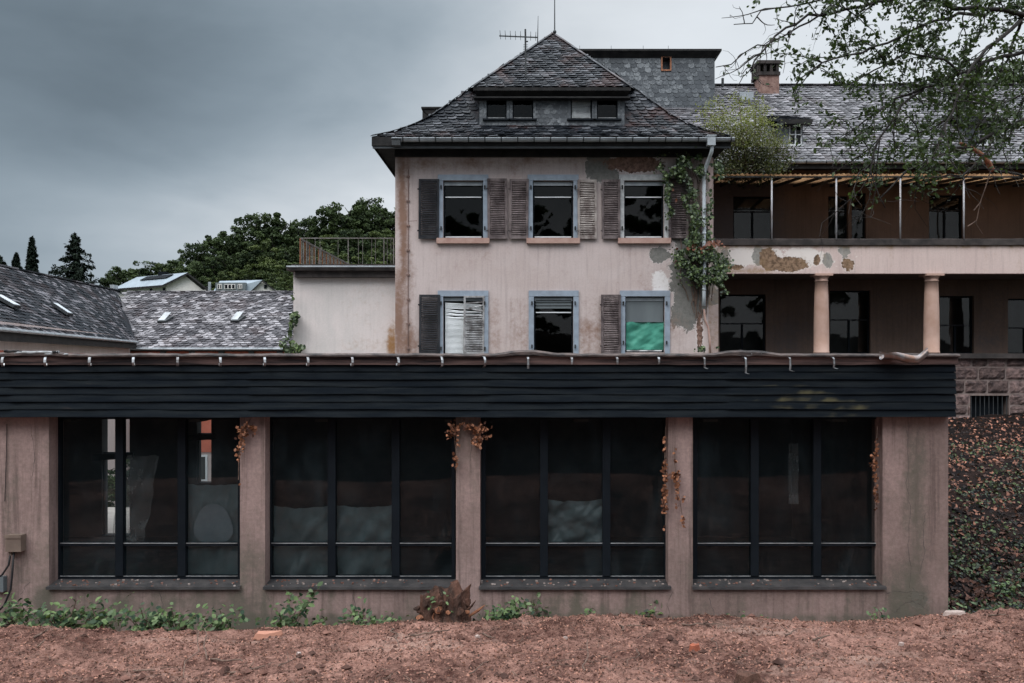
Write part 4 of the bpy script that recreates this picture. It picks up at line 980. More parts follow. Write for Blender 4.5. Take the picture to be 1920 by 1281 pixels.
# ================================================================== SIDE WING
WYY = 23.0; WRX = 25.0; RYY = 25.3
wing = thing('side_wing', (9, 23, 0), 'long wing with columned loggia, stained balcony, slate roof and stone basement', 'wing')
wx0 = 5.08
def bal_paint(px, py):
    wt = .85 * ell(px, py, 1395, 480, 46, 22) + .7 * ell(px, py, 1480, 474, 40, 14) + .5 * ell(px, py, 1520, 480, 30, 20) + .4 * ell(px, py, 1580, 490, 70, 20)
    gr = .8 * ell(px, py, 1420, 478, 14, 18) + .75 * ell(px, py, 1552, 488, 9, 16) + .85 * ell(px, py, 1583, 470, 14, 14) + .5 * ell(px, py, 1362, 486, 12, 26) + .35 * ell(px, py, 1465, 500, 20, 10)
    rd = .3 * ell(px, py, 1440, 486, 110, 26) + .75 * ell(px, py, 1480, 497, 34, 13) + .7 * ell(px, py, 1532, 488, 6, 12) + .75 * ell(px, py, 1590, 498, 14, 15) + .7 * ell(px, py, 1440, 485, 14, 20) + .6 * ell(px, py, 1375, 502, 20, 6)
    st = .5 * ell(px, py, 1400, 508, 50, 5) + .6 * max(0, 1 - (py - 460) / 9) + .2 * ell(px, py, 1350, 490, 20, 30) + .12 * math.sin(px * .11) ** 2 * max(0, 1 - (py - 460) / 30)
    if px < 1640: st += .8 * max(0, frac(px * .02, py * .02, 6, 4)) * min(1, (1640 - px) / 120); gr += .35 * max(0, frac(px * .03, py * .03, 16, 4)) * min(1, (1640 - px) / 120)
    st += .35 * max(0, frac(px * .05, py * .006, 26, 3))
    return (gr, min(1, st), wt, rd)
bz0, bz1, bz2 = Z(513, WYY), Z(460, WYY), Z(448, WYY)
mb = MB(); wall_grid(mb, wx0, WRX, bz0, bz1, WYY, [], .07, bal_paint, .1); mb.box(wx0, WRX, WYY + .002, WYY + .28, bz0 + .001, bz1)
mb.poly([P(x, y, WYY - .003) for x, y in ((1769, 471), (1773, 470), (1768, 495), (1764, 507), (1761, 507), (1765, 494))][::-1])
bal = mb.build('balcony', 'balcony', wing)
mb = MB(); n = 120
q = [[mb.vert((wx0 + (WRX - wx0) * i / n, yy, zz + .012 * frac(i * .5, yy))) for yy, zz in ((WYY - .002, bz1 - .01), (WYY - .06, bz1), (WYY - .06, bz2 - .02), (WYY - .04, bz2), (WYY + .30, bz2))] for i in range(n + 1)]
for u, v in zip(q, q[1:]):
    for k in range(4): mb.face((u[k], v[k], v[k + 1], u[k + 1]))
mb.build('coping', 'coping', bal)
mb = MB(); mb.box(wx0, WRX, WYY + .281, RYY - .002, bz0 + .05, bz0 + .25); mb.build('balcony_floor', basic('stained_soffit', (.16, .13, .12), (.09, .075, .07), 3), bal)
# back wall with dark openings
ups = [(1375, 1450, 368, 470), (1553, 1590, 368, 470), (1597, 1624, 362, 470), (1742, 1806, 366, 470), (1990, 2050, 366, 470)]
los = [(1350, 1436, 552, 672), (1556, 1632, 545, 672), (1762, 1826, 555, 672), (1890, 1960, 560, 672)]
wo = [(X(a, RYY), X(b_, RYY), max(Z(d, RYY), 6.0 if d < 500 else 3.3), Z(c, RYY)) for a, b_, c, d in ups + los]
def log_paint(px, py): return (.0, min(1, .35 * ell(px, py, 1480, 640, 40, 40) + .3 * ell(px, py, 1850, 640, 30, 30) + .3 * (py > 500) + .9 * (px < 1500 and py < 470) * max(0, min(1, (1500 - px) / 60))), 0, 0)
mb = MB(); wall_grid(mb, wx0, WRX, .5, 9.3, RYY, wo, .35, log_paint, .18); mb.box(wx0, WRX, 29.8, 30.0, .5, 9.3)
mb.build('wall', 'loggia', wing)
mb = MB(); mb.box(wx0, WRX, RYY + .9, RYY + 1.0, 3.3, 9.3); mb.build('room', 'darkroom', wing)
for k, (a, b_, c, d) in enumerate(wo):
    mb = MB(); f = .05; yy = RYY + .10
    mb.box(a, a + f, yy, yy + .05, c, d); mb.box(b_ - f, b_, yy, yy + .05, c, d); mb.box(a + f, b_ - f, yy, yy + .05, d - f, d); mb.box(a + f, b_ - f, yy, yy + .05, c, c + f)
    zt_ = d - (.5 if k < 5 else .95); mb.box(a + f, b_ - f, yy, yy + .05, zt_, zt_ + .04, 1)
    if b_ - a > .9: mb.box((a + b_) / 2 - .03, (a + b_) / 2 + .03, yy, yy + .05, c + f, zt_ - .001)
    o = mb.build('window', ['frame', 'shutterdark'], wing)
    mb = MB(); mb.poly(((a + f, yy + .03, c + f), (b_ - f, yy + .03, c + f), (b_ - f, yy + .035, d - f), (a + f, yy + .028, d - f))); mb.build('glass', 'winglass', o)
# loggia floor ledge, columns, corner pier
mb = MB(); mb.box(5.45, WRX, WYY - .16, RYY, 3.17, 3.31); mb.build('ledge', 'coping', wing)
mb = MB()
def column(cx):
    mb = MB(); c = (cx, WYY + .16); zb_, zt_ = 3.31, bz0
    mb.lathe(c, [(.225, zb_), (.225, zb_ + .05), (.213, zb_ + .06), (.212, zb_ + .6), (.205, zb_ + 1.2), (.190, zb_ + 1.75), (.178, zt_ - .22), (.195, zt_ - .215), (.195, zt_ - .195), (.178, zt_ - .19), (.178, zt_ - .14), (.20, zt_ - .11), (.225, zt_ - .075), (.225, zt_ - .066)], 28)
    o = mb.build('column', 'column', wing, True)
    mb = MB(); mb.box(cx - .25, cx + .25, c[1] - .25, c[1] + .25, zt_ - .065, zt_ - .002); mb.build('abacus', 'column', o)
for px in (1540, 1746.5, 1953): column(X(px, WYY + .16))
mb = MB(); wall_grid(mb, wx0 - .0, X(1347, 22.6), -.5, bz1 - .02, 22.6, [], .1, lambda px, py: (.55 * (py < 575) + .3 * ell(px, py, 1338, 600, 8, 40), .35 + .3 * (py > 560) * math.sin(px * .9) ** 2, .3 * ell(px, py, 1333, 610, 4, 40), .25 * ell(px, py, 1344, 640, 5, 60)), .1)
mb.box(wx0, X(1347, 22.6), 22.602, 22.998, -.5, bz1 - .02); mb.box(wx0, X(1347, 22.6) - .12, 22.7, RYY, bz1, 8.9)
mb.build('corner_pier', 'balcony', wing)
# stone basement: coursed blocks with a barred opening
gx0_, gx1_, gz0, gz1 = X(1820, WYY), X(1893, WYY), Z(798, WYY), Z(742, WYY)
mb = MB(); mb.box(5.5, gx0_, WYY + .02, WYY + .4, -.4, 3.169, 1); mb.box(gx1_, WRX, WYY + .02, WYY + .4, -.4, 3.169, 1); mb.box(gx0_, gx1_, WYY + .02, WYY + .4, -.4, gz0, 1); mb.box(gx0_, gx1_, WYY + .02, WYY + .4, gz1, 3.169, 1)
rr = random.Random(21); z = .6
while z < 3.15:
    h = min(rr.uniform(.20, .42), 3.165 - z)
    if h < .1: break
    if z < gz1 < z + h - .08: h = gz1 - z
    x = 5.6 + rr.uniform(0, .3)
    while x < 23.5:
        wd = rr.uniform(.3, .85)
        x1 = x + wd
        if z + h > gz0 and z < gz1 - .01:
            if x < gx0_ < x1: x1 = gx0_
            elif gx0_ <= x < gx1_: x = gx1_; continue
        if x1 - x > .07:
            e = .014; nx_, nz_ = max(2, int((x1 - x) / .07)), max(2, int(h / .07)); pr = rr.uniform(.01, .05); t = rr.random(); ids = []
            for j in range(nz_ + 1):
                row = []
                for i in range(nx_ + 1):
                    u, v = i / nx_, j / nz_; edge = min(u, 1 - u) * (x1 - x) < .02 or min(v, 1 - v) * h < .02
                    row.append(mb.vert((x + e + (x1 - x - 2 * e) * u, WYY + .022 if i in (0, nx_) or j in (0, nz_) else WYY - pr * .7 - .055 * frac((x + u * wd) * 5, (z + v * h) * 5, 3, 4), z + e + (h - 2 * e) * v)))
                ids.append(row)
            for j in range(nz_):
                for i in range(nx_): mb.face((ids[j][i], ids[j][i + 1], ids[j + 1][i + 1], ids[j + 1][i]), 0, t)
        x = x1
    z += h
mb.build('basement_wall', ['stone', 'mortar'], wing)
mb = MB()
for k in range(9): x = gx0_ + .05 + k * (gx1_ - gx0_ - .1) / 8; mb.tube([(x, WYY + .06, gz0), (x, WYY + .06, gz1)], .011, 6)
mb.box(gx0_ + .001, gx1_ - .001, WYY + .05, WYY + .07, gz0 + .12, gz0 + .16); mb.box(gx0_ + .001, gx1_ - .001, WYY + .3, WYY + .34, gz0, gz1, 1)
mb.build('window_grille', ['zincdark', 'frame'], wing)
# balcony canopy of rusty corrugated sheet on thin white posts
cz = Z(328, 22.9); cx0 = X(1346, 22.9); mb = MB(); n = 560; rows = []
for yy, zz in ((22.86, cz), (24.0, cz + .13), (RYY - .02, cz + .28)):
    rows.append([mb.vert((cx0 + (WRX - cx0) * i / n, yy, zz + .028 * math.cos(i * math.pi / 2) + .03 * frac(i * .03, yy))) for i in range(n + 1)])
for r0, r1 in zip(rows, rows[1:]):
    for i in range(n): mb.face((r0[i], r0[i + 1], r1[i + 1], r1[i]))
can = mb.build('canopy', 'corr', wing)
mb = MB()
for k in range(34):
    x = cx0 + .08 + k * .58; mb.obox((x, 24.1, cz + .06), (.025, 0, 0), (0, 1.16, .13), (0, 0, .04))
mb.build('rafter', 'eave', can)
mb = MB(); mb.tube([(cx0 + (WRX - cx0) * k / 40, 22.92, cz - .055 + .012 * frac(k * .4, 3)) for k in range(41)], .026, 6); mb.build('beam', 'zincdark', can)
for px in (1447, 1568, 1688, 1807, 1928):
    mb = MB(); x = X(px, 22.95); mb.tube([(x, 22.95, bz2 - .03), (x, 22.95, cz - .06)], .026, 8); mb.build('post', 'postpaint', wing, True)
# roof
WE, WZ0, WZ1, WRY = 24.8, Z(303, 24.8), Z(161, 30.3), 30.3
wl = math.hypot(WRY - WE, WZ1 - WZ0)
def Swing(u, v): return Vector((1.5 + u, WE + (WRY - WE) * v / wl, WZ0 + (WZ1 - WZ0) * v / wl))
wd_ = [(1463, 1511, 228, 277, 1480, 1504), (1826, 1874, 228, 277, 1835, 1868)]
dY = 25.78
def in_wing(u, v):
    x, y = 1.5 + u, WE + (WRY - WE) * v / wl
    if not (0 < v < wl and x < WRX): return False
    if y > 28.4 and x < X(1340, 28.5): return False
    if x < 5.0 and y < 26: return False
    for a, b_, *_r in wd_:
        if X(a, dY) + .1 < x < X(b_, dY) - .1 and dY < y < dY + 1.5: return False
    return True
mb = MB(); mb.poly((Swing(0, 0), Swing(WRX - 1.5, 0), Swing(WRX - 1.5, wl), Swing(0, wl)), 0, .2)
slates(mb, Swing, in_wing, .27, .19, WRX - 1.5, wl, diag=.09, seed=31, lift=.03, rnd_tilt=.014)
a, b_ = Swing(0, wl), Swing(WRX - 1.5, wl)
for k in range(60): q, r_ = a.lerp(b_, k / 60), a.lerp(b_, (k + 1) / 60); mb.obox((q + r_) / 2 + Vector((0, 0, .02)), (r_ - q) * .53, (0, .11, -.02), (0, 0, .012), 0, rnd.random())
mb.poly((Swing(0, wl), Swing(WRX - 1.5, wl), Swing(WRX - 1.5, wl) + Vector((0, 5.5, -4.2)), Swing(0, wl) + Vector((0, 5.5, -4.2))), 0, .2)
wroof = mb.build('roof', 'slatewing', wing)
mb = MB(); mb.box(5.1, WRX, WE + .02, RYY - .002, WZ0 - .16, WZ0 - .09); mb.box(5.1, WRX, WE, WE + .019, WZ0 - .22, WZ0 - .02); mb.build('eave', 'eave', wing)
mb = MB(); g0 = X(1380, 24.7); mb.gutter(g0, WRX, WE - .07, WZ0 - .02, .07, 0, [g0 + .3 + k * .62 for k in range(32)], 1); mb.build('gutter', ['zinc', 'zincdark'], wing)
for a, b_, c, d, wa, wb in wd_:
    xa, xb, za, zb_ = X(a, dY), X(b_, dY), Z(d, dY), Z(c, dY); wxa, wxb, wza, wzb = X(wa, dY), X(wb, dY), Z(272, dY), Z(232, dY)
    mb = MB(); wall_grid(mb, xa + .1, xb - .1, za - .1, zb_, dY, [(wxa, wxb, wza, wzb)], .5, None, .08)
    mb.poly(((xa + .1, dY, za - .1), (xa + .1, dY, zb_), (xa + .1, dY + 1.4, zb_))); mb.poly(((xb - .1, dY, za - .1), (xb - .1, dY + 1.4, zb_), (xb - .1, dY, zb_)))
    mb.box(wxa - .1, wxb + .1, dY + .5, dY + .55, wza - .1, wzb + .1, 0)
    dd = mb.build('roof_dormer', 'slatetower', wing)
    mb = MB(); yy = dY + .02; f = .035
    mb.box(wxa, wxa + f, yy, yy + .04, wza, wzb); mb.box(wxb - f, wxb, yy, yy + .04, wza, wzb); mb.box(wxa + f, wxb - f, yy, yy + .04, wzb - f, wzb); mb.box(wxa + f, wxb - f, yy, yy + .04, wza, wza + f)
    mx_ = (wxa + wxb) / 2; mb.box(mx_ - .02, mx_ + .02, yy - .003, yy + .035, wza + f, wzb - f); mz = (wza + wzb) / 2; mb.box(wxa + f, wxb - f, yy - .001, yy + .033, mz - .014, mz + .014)
    mb.box(wxa - .05, wxb + .05, dY - .06, dY + .019, wza - .04, wza - .005)
    mb.poly(((wxa + f, yy + .05, wza), (wxb - f, yy + .05, wza), (wxb - f, yy + .055, wzb), (wxa + f, yy + .05, wzb)), 1)
    mb.build('dormer_window', ['white', 'winglass'], dd)
    mb = MB(); th = .09; p0 = Vector((xa - .12, dY - .28, zb_ + .0)); p1 = Vector((xb + .12, dY - .28, zb_ + .0)); b0 = Vector((xa - .05, dY + 1.9, zb_ + .75)); b1 = Vector((xb + .05, dY + 1.9, zb_ + .75))
    L2 = (b0 - p0).length; W2 = p1.x - p0.x
    mb.poly((p0, p1, b1, b0), 0, .2); mb.poly((p0 - Vector((0, 0, th)), p0 + Vector((0, 0, 0)), b0, b0 - Vector((0, 0, th)))); mb.poly((p1 - Vector((0, 0, th)), b1 - Vector((0, 0, th)), b1, p1))
    dvd = (b0 - p0).normalized()
    slates(mb, lambda u, v: p0 + Vector((u, 0, 0)) + Vector((0, dvd.y, dvd.z)) * v, lambda u, v: .05 < u < W2 - .05 and v < L2, .22, .16, W2, L2, seed=a, lift=.02)
    mb.box(p0.x + .02, p1.x - .02, dY - .262, dY - .002, zb_ - .14, zb_ - .02, 1); mb.box(p0.x + .01, p1.x - .01, dY - .28, dY - .263, zb_ - .15, zb_ - .005, 1)
    mb.build('dormer_roof', ['slate', 'eave'], dd)
# chimney
cY = 29.6
ca, cb, cc = X(1424, cY), X(1461, cY), Z(195, cY)
mb = MB(); mb.box(ca, cb, cY, cY + .8, cc - .5, Z(141, cY)); chm = mb.build('chimney', 'brick', wing)
mb = MB(); mb.box(ca - .07, cb + .03, cY - .05, cY + .86, Z(141, cY), Z(135, cY)); 
for k in range(4):
    x = ca - .02 + k * (cb - ca - .04) / 3 + .0; mb.box(x - .05, x + .05, cY - .01, cY + .12, Z(135, cY), Z(120, cY)); mb.box(x - .05, x + .05, cY + .68, cY + .80, Z(135, cY), Z(120, cY))
for k in (1, 2): y = cY + k * .25; mb.box(ca - .07, ca + .05, y, y + .1, Z(135, cY), Z(120, cY)); mb.box(cb - .06, cb + .03, y, y + .1, Z(135, cY), Z(120, cY))
mb.box(ca - .10, cb + .06, cY - .07, cY + .88, Z(120, cY), Z(114, cY)); mb.build('chimney_cap', 'coping', chm)
mb = MB(); q = P(1355, 163, 29.9); mb.tube([q, q + Vector((0, 0, .32))], .05, 8); mb.build('vent_pipe', 'zincdark', wing)
mb = MB(); q = P(1398, 190, 29.2); mb.box(q.x - .25, q.x + .25, q.y - .15, q.y + .25, q.z - .2, q.z + .3); mb.build('roof_hatch', 'zinc', wing)
# slate-hung tower
TY = 28.5; tx0, tx1 = X(1080, TY), X(1340, TY); tz0, tz1 = Z(202, TY), Z(104, TY)
mb = MB(); two = [(X(1242, TY), X(1256, TY), Z(131, TY), Z(108, TY))]
wall_grid(mb, tx0, tx1, 10.5, tz1, TY, two, .6, None, .12); mb.box(tx0, tx0 + .1, TY + .002, TY + 4, 10.5, tz1); mb.box(tx1 - .1, tx1, TY + .002, TY + 4, 10.5, tz1); mb.box(two[0][0] - .1, two[0][1] + .1, TY + .3, TY + .35, two[0][2] - .1, two[0][3] + .1)
slates(mb, lambda u, v: Vector((tx0 + u, TY - .001, 11 + v)), lambda u, v: .05 < u < tx1 - tx0 - .1 and v + 11 < tz1 - .1 and not (two[0][0] - .12 < tx0 + u < two[0][1] + .12 and two[0][2] - .15 < 11 + v < two[0][3] + .05), (.23), .15, tx1 - tx0, tz1 - 11, diag=.06, seed=51, lift=.012, thick=.007, shape='round')
tow = mb.build('tower', 'slatetower', wing)
mb = MB(); a, b_, c, d = two[0]
for bx in ((a - .05, a, c - .05, d + .05), (b_, b_ + .05, c - .05, d + .05), (a, b_, c - .05, c), (a, b_, d, d + .05)): mb.box(bx[0], bx[1], TY - .04, TY + .05, bx[2], bx[3])
mb.build('window_frame', 'barkbroken', tow)
mb = MB(); tt = Z(92, TY - .2); mb.box(tx0 - .15, tx1 + .2, TY - .22, TY + 4.3, tt - .07, tt); 
mb.poly(((tx0, TY - .001, tz1 - .1), (tx1, TY - .001, tz1 - .1), (tx1 + .18, TY - .2, tt - .071), (tx0, TY - .2, tt - .071))); mb.poly(((tx1 + .001, TY, tz1 - .1), (tx1 + .001, TY + 4, tz1 - .1), (tx1 + .18, TY + 4.1, tt - .071), (tx1 + .18, TY - .2, tt - .071)))
for px in (1087, 1146, 1206, 1253): q = P(px, 92, TY); mb.tube([q, q + Vector((0, 0, .12))], .008, 4)
mb.build('tower_roof', 'eave', tow)

# ================================================================== COURTYARD BUILDINGS
def gpt(px, py, Y): return P(px, py, Y)
e1, e2 = P(0, 618, 20.9), P(256, 642, 37.5)
al = Vector((e2.x - e1.x, e2.y - e1.y, 0)); SE = al.length; al.normalize(); pn = Vector((-al.y, al.x, 0))
if pn.x > 0: pn = -pn
R2 = P(226, 546, 44.0); R1 = P(0, 498, 31.0)
s_of = lambda p: (Vector((p.x - e1.x, p.y - e1.y, 0))).dot(al)
SR1, SR2, S0 = s_of(R1), s_of(R2), -7.0
def eave_at(s): return Vector((e1.x, e1.y, e1.z + (e2.z - e1.z) * s / SE)) + al * s
def ridge_at(s): return R1.lerp(R2, (s - SR1) / (SR2 - SR1))
e0, r0, r1, r2 = eave_at(S0), ridge_at(S0), R1, R2
cwa = thing('courtyard_wing', (e1.x, e1.y, -3.3), 'long pink courtyard wing at the left edge under a dark slate roof with pale skylights', 'building')
EL = SR2 - S0; VR = 5.4
def Sleftw(u, v): s = S0 + u; return eave_at(s).lerp(ridge_at(s), v / VR)
def in_leftw(u, v): s = S0 + u; return 0 < u < EL and v < VR - .05 and v / VR > (s - SE) / (SR2 - SE)
sky_q = [(97, 128, 573, 597), (-6, 25, 557, 583)]
mb = MB(); 
for k in range(8): a, b_ = (SE - S0) * k / 8, (SE - S0) * (k + 1) / 8; dz_ = Vector((0, 0, .14)); mb.poly((Sleftw(a, 0) - dz_ * .3, Sleftw(b_, 0) - dz_ * .3, Sleftw(b_, VR) - dz_, Sleftw(a, VR) - dz_), 0, .2)
dz_ = Vector((0, 0, .35)); mb.poly((e2, r2 - dz_, ridge_at(SE) - dz_), 0, .2)
slates(mb, Sleftw, in_leftw, .34, .24, EL, VR, diag=.1, seed=61, lift=.03, rnd_tilt=.012)
for k in range(40): q, s_ = r0.lerp(r2, k / 40), r0.lerp(r2, (k + 1) / 40); mb.obox((q + s_) / 2, (s_ - q) * .53, Vector((s_.y - q.y, q.x - s_.x, 0)).normalized() * .14, (0, 0, .03), 0, rnd.random())
bk = Vector((-9, -2.5, -5)); mb.poly((r0, r2, r2 + bk, r0 + bk), 0, .2)
# hip end towards the valley
mb.build('roof', 'slateleft', cwa)
for a, b_, c, d in sky_q:
    uu = (e2 - e0).normalized(); best = None; tx_, ty_ = (a + b_) / 2, (c + d) / 2
    for i in range(160):
        for j in range(60):
            q = Sleftw(EL * i / 160, VR * j / 60)
            if q.y < 12: continue
            e = math.hypot(PX0 + q.x / q.y * F - tx_, PY0 - (q.z - ZC) / q.y * F - ty_)
            if best is None or e < best[0]: best = (e, i, j, q)
    _, i, j, ce = best; du_ = EL * i / 160
    vv = (Sleftw(du_, VR * j / 60 + .3) - Sleftw(du_, VR * j / 60)).normalized(); nn = uu.cross(vv).normalized(); ce = ce + nn * .05
    mb = MB(); mb.obox(ce + nn * .07, uu * .34, vv * .36, nn * .05, 1); mb.obox(ce + nn * .125, uu * .29, vv * .31, nn * .004, 0)
    mb.build('skylight', [basic('painted_skylight_glare', (.62, .66, .70), (.5, .54, .58), 2, .35, .0), 'zincdark'], cwa)  # pale pane colour stands for the bright sky on the glass
mb = MB(); dn = Vector((e2.y - e1.y, e1.x - e2.x, 0)).normalized()    # towards the courtyard
wi = lambda p, z, k=-.28: Vector((p.x, p.y, z)) + dn * k
mb.poly((wi(e0, -3.6), wi(e2, -3.6), wi(e2, e2.z + .25), wi(e0, e0.z + .25)))
mb.poly((wi(e2, -3.6), wi(e2, -3.6, -8), wi(e2, e2.z + 1, -8), wi(e2, e2.z + .25)))
mb.build('wall', 'facade', cwa)
mb = MB(); mb.poly((wi(e0, 3.43, -.265), wi(e2, 3.30, -.265), wi(e2, 2.2, -.265), wi(e0, 2.2, -.265))[::-1]); mb.build('painted_band', 'orangewall', cwa)
mb = MB()
mb.poly((e0 - Vector((0, 0, .06)), wi(e0, e0.z - .12), wi(e2, e2.z - .12), e2 - Vector((0, 0, .06)))); mb.poly((e0 - Vector((0, 0, .3)), e2 - Vector((0, 0, .3)), e2 - Vector((0, 0, .03)), e0 - Vector((0, 0, .03)))); mb.build('eave', 'eave', cwa)
mb = MB(); mb.tube([e0 + dn * .05, e2 + dn * .05], .055, 7); mb.build('gutter', 'zinc', cwa)
# building at the end of the yard
BYE, BYR = 38.0, 43.5; bx0, bx1 = X(180, BYE), X(620, BYE)
bzE, bzR = Z(653, BYE), Z(547, BYR)
cwb = thing('yard_building', ((bx0 + bx1) / 2, BYE, -3.3), 'orange-red building across the yard under a lichen-white slate roof', 'building')
bl_ = math.hypot(BYR - BYE, bzR - bzE)
def Sback(u, v): return Vector((bx0 - 1 + u, BYE + (BYR - BYE) * v / bl_, bzE + (bzR - bzE) * v / bl_))
def in_back(u, v):
    p = Sback(u, v); px = PX0 + p.x / p.y * F; py = PY0 - (p.z - ZC) / p.y * F
    return v < bl_ - .03 and px > 228 + max(0, (py - 560)) * .33
mb = MB(); mb.poly((Sback(0, 0), Sback(bx1 - bx0 + 1, 0), Sback(bx1 - bx0 + 1, bl_), Sback(0, bl_)), 0, .2)
slates(mb, Sback, in_back, .30, .20, bx1 - bx0 + 1, bl_, seed=71, lift=.035, rnd_tilt=.02, gap=.02)
bq = [Sback(0, bl_), Sback(bx1 - bx0 + 1, bl_)]; mb.poly((bq[0], bq[1], bq[1] + Vector((0, 5, -3)), bq[0] + Vector((0, 5, -3))), 0, .2)
for k in range(45): q, s_ = bq[0].lerp(bq[1], k / 45), bq[0].lerp(bq[1], (k + 1) / 45); mb.obox((q + s_) / 2, (s_ - q) * .53, (0, .15, 0), (0, 0, .03), 0, rnd.random())
mb.build('roof', 'slateback', cwb)
vn = Vector((0, bzR - bzE, -(BYR - BYE))).normalized() * -1
for px, py in ((311, 602), (447, 601)):
    yb_ = BYE + (BYR - BYE) * .47; o_ = Vector((0, 0, ZC)); dr = P(px, py, 1) - o_; pl = Sback(3, bl_ * .3); nn = Vector((0, -(bzR - bzE), BYR - BYE)).normalized()
    ce = o_ + dr * ((pl - o_).dot(nn) / dr.dot(nn)); vv = Vector((0, BYR - BYE, bzR - bzE)).normalized()
    mb = MB(); sk_ = Vector((.10, 0, 0)); mb.obox(ce + nn * .08, (.21, 0, 0), vv * .28 + sk_, nn * .06, 1); mb.obox(ce + nn * .22 + vv * .08 + Vector((-.05, 0, 0)), (.16, 0, 0), vv * .25 + sk_ + nn * .10, nn * .012, 0)
    mb.build('skylight', [basic('tilted_skylight_pane', (.45, .48, .50), (.3, .32, .34), 2, .3, 0), 'zincdark'], cwb)
mb = MB(); bo = [(X(366, BYE) + k * 2.7 - 5.4, X(366, BYE) + k * 2.7 - 4.3, Z(905, BYE), Z(848, BYE)) for k in range(4)]
wall_grid(mb, bx0, bx1, -3.7, bzE + .1, BYE + .45, [], .8, None, .2)
mb.build('wall', 'facade', cwb)
mb = MB(); mb.box(bx0, bx1, BYE + .40, BYE + .449, Z(850, BYE), bzE - .1); mb.build('painted_band', 'orangewall', cwb)
for px in (307, 361, 416, 472, 525): mb = MB(); q = P(px, 663, BYE + .4); mb.box(q.x - .13, q.x + .13, BYE + .3, BYE + .399, -1.2, bzE - .12); mb.build('pilaster', 'blindgrey', cwb)
for px in (380, 318, 250):
    a, b_ = P(px - 9, 902, BYE + .40), P(px + 9, 853, BYE + .40); mb = MB()
    mb.box(a.x, b_.x, BYE + .36, BYE + .399, a.z, b_.z); mb.box(a.x + .09, b_.x - .09, BYE + .35, BYE + .359, a.z + .09, b_.z - .09, 1); mb.build('window', ['white', 'darkroom'], cwb)
mb = MB(); mb.box(bx0, bx1, BYE + .02, BYE + .44, bzE - .16, bzE - .08); mb.tube([(bx0, BYE - .06, bzE - .04), (bx1, BYE - .06, bzE - .04)], .06, 7, 1); mb.build('eave', ['eave', 'zinc'], cwb)

# ================================================================== FAR HOUSES
fh = thing('hillside_house', P(300, 600, 92), 'far white gabled house with long pale metal roof and solar panels on the hillside', 'house')
HY = 92.0; gl, gr_, gb = P(307, 545, HY), P(390, 545, HY), Z(600, HY)
ap = P(352, 513, HY); bkx = -8.5
mb = MB(); eaL, eaR = P(302, 533, HY), P(391, 541, HY)
# gable faces right-front; ridge runs off to the left and back
rv = Vector((P(218, 520, 92).x - ap.x, 5.2, .0)); 
g0_, g1_, g2_ = P(312, 534, HY), P(386, 541, HY), ap
mb.poly((Vector((g0_.x, HY, gb)), Vector((g1_.x, HY, gb)), g1_, g2_, g0_))
mb.poly((Vector((g0_.x, HY, gb)), g0_, g0_ + rv, Vector((g0_.x, HY, gb)) + rv))
mb.build('wall', 'housewhite', fh)
o1, o2 = P(304, 534.5, 91.4), P(352, 511, 91.4); mb = MB()
l1, l2 = o1 + rv * 1.02, o2 + rv * 1.02; th = Vector((0, 0, -.25))
mb.poly((l1, o1, o2, l2)); mb.poly((o1, o1 + th, o2 + th, o2), 1); mb.poly((l1 + th, o1 + th, o1, l1), 1)
o3 = P(392, 543, 91.4); mb.poly((o2, o3, o3 + rv, o2 + rv), 1); mb.poly((o2, o2 + th, o3 + th, o3), 1)
mb.build('roof', ['houseroof', 'eave'], fh)
mb = MB(); rn = (o2 - o1).cross(rv).normalized(); rn = rn if rn.z > 0 else -rn
for k in range(4): ce = l1.lerp(o1, .35 + k * .13).lerp(l2.lerp(o2, .35 + k * .13), .72); mb.obox(ce + rn * .1, rv.normalized() * .6, (o2 - o1).normalized() * .5, rn * .05)
mb.build('solar_panel_row', 'frame', fh)
mb = MB(); ce = P(296, 512, 93); mb.box(ce.x - .45, ce.x + .45, 94, 95, ce.z - 1.2, ce.z + .25); mb.build('chimney', 'frame', fh)
for px in (262, 297): mb = MB(); a, b_ = P(px, 547, 91.0), P(px + 5, 538, 91.0); f_ = Vector((0, rv.y * (g0_.x - a.x) / -rv.x - .1, 0)); mb.box(a.x, b_.x, 91.9 + f_.y, 92.0 + f_.y, a.z, b_.z); mb.build('window', 'frame', fh)
mb = MB(); a, b_ = P(206, 575, 93), P(213, 534, 93); mb.box(a.x, b_.x, 93, 94, a.z, b_.z); mb.build('downpipe', 'zinc', fh)
f2 = thing('small_hillside_house', P(460, 600, 88), 'far small house with slate-blue dormered roof and white gable on the hillside', 'house')
HY = 88.0; mb = MB(); g0_, g1_, g2_ = P(467, 547, HY), P(521, 547, HY), P(492, 526, HY); zb_ = Z(600, HY)
mb.poly((Vector((g0_.x, HY, zb_)), Vector((g1_.x, HY, zb_)), g1_, g2_, g0_)); mb.poly((P(396, 600, HY + 1), Vector((g0_.x, HY + .5, zb_)), g0_, P(396, 547, HY + 1))); mb.build('wall', 'housewhite', f2)
mb = MB(); a, b_, c, d = P(399, 548, HY), P(468, 548, 87.6), P(492, 525, 87.6), P(412, 527, 94)
mb.poly((a, b_, c, d)); th = Vector((0, 0, -.2)); e = P(523, 549, 87.6); mb.poly((c, c + th, e + th, e), 1); mb.poly((b_, b_ + th, c + th, c), 1); mb.poly((c, e, e + Vector((-2, 6, 0)), c + Vector((-2, 6, 0))), 0); mb.build('roof', ['houseroof', 'eave'], f2)
mb = MB(); a, b_ = P(404, 546, 87.3), P(460, 530, 87.3); mb.box(a.x, b_.x, 87.3, 89, a.z, b_.z); dm = mb.build('dormer', 'blindgrey', f2)
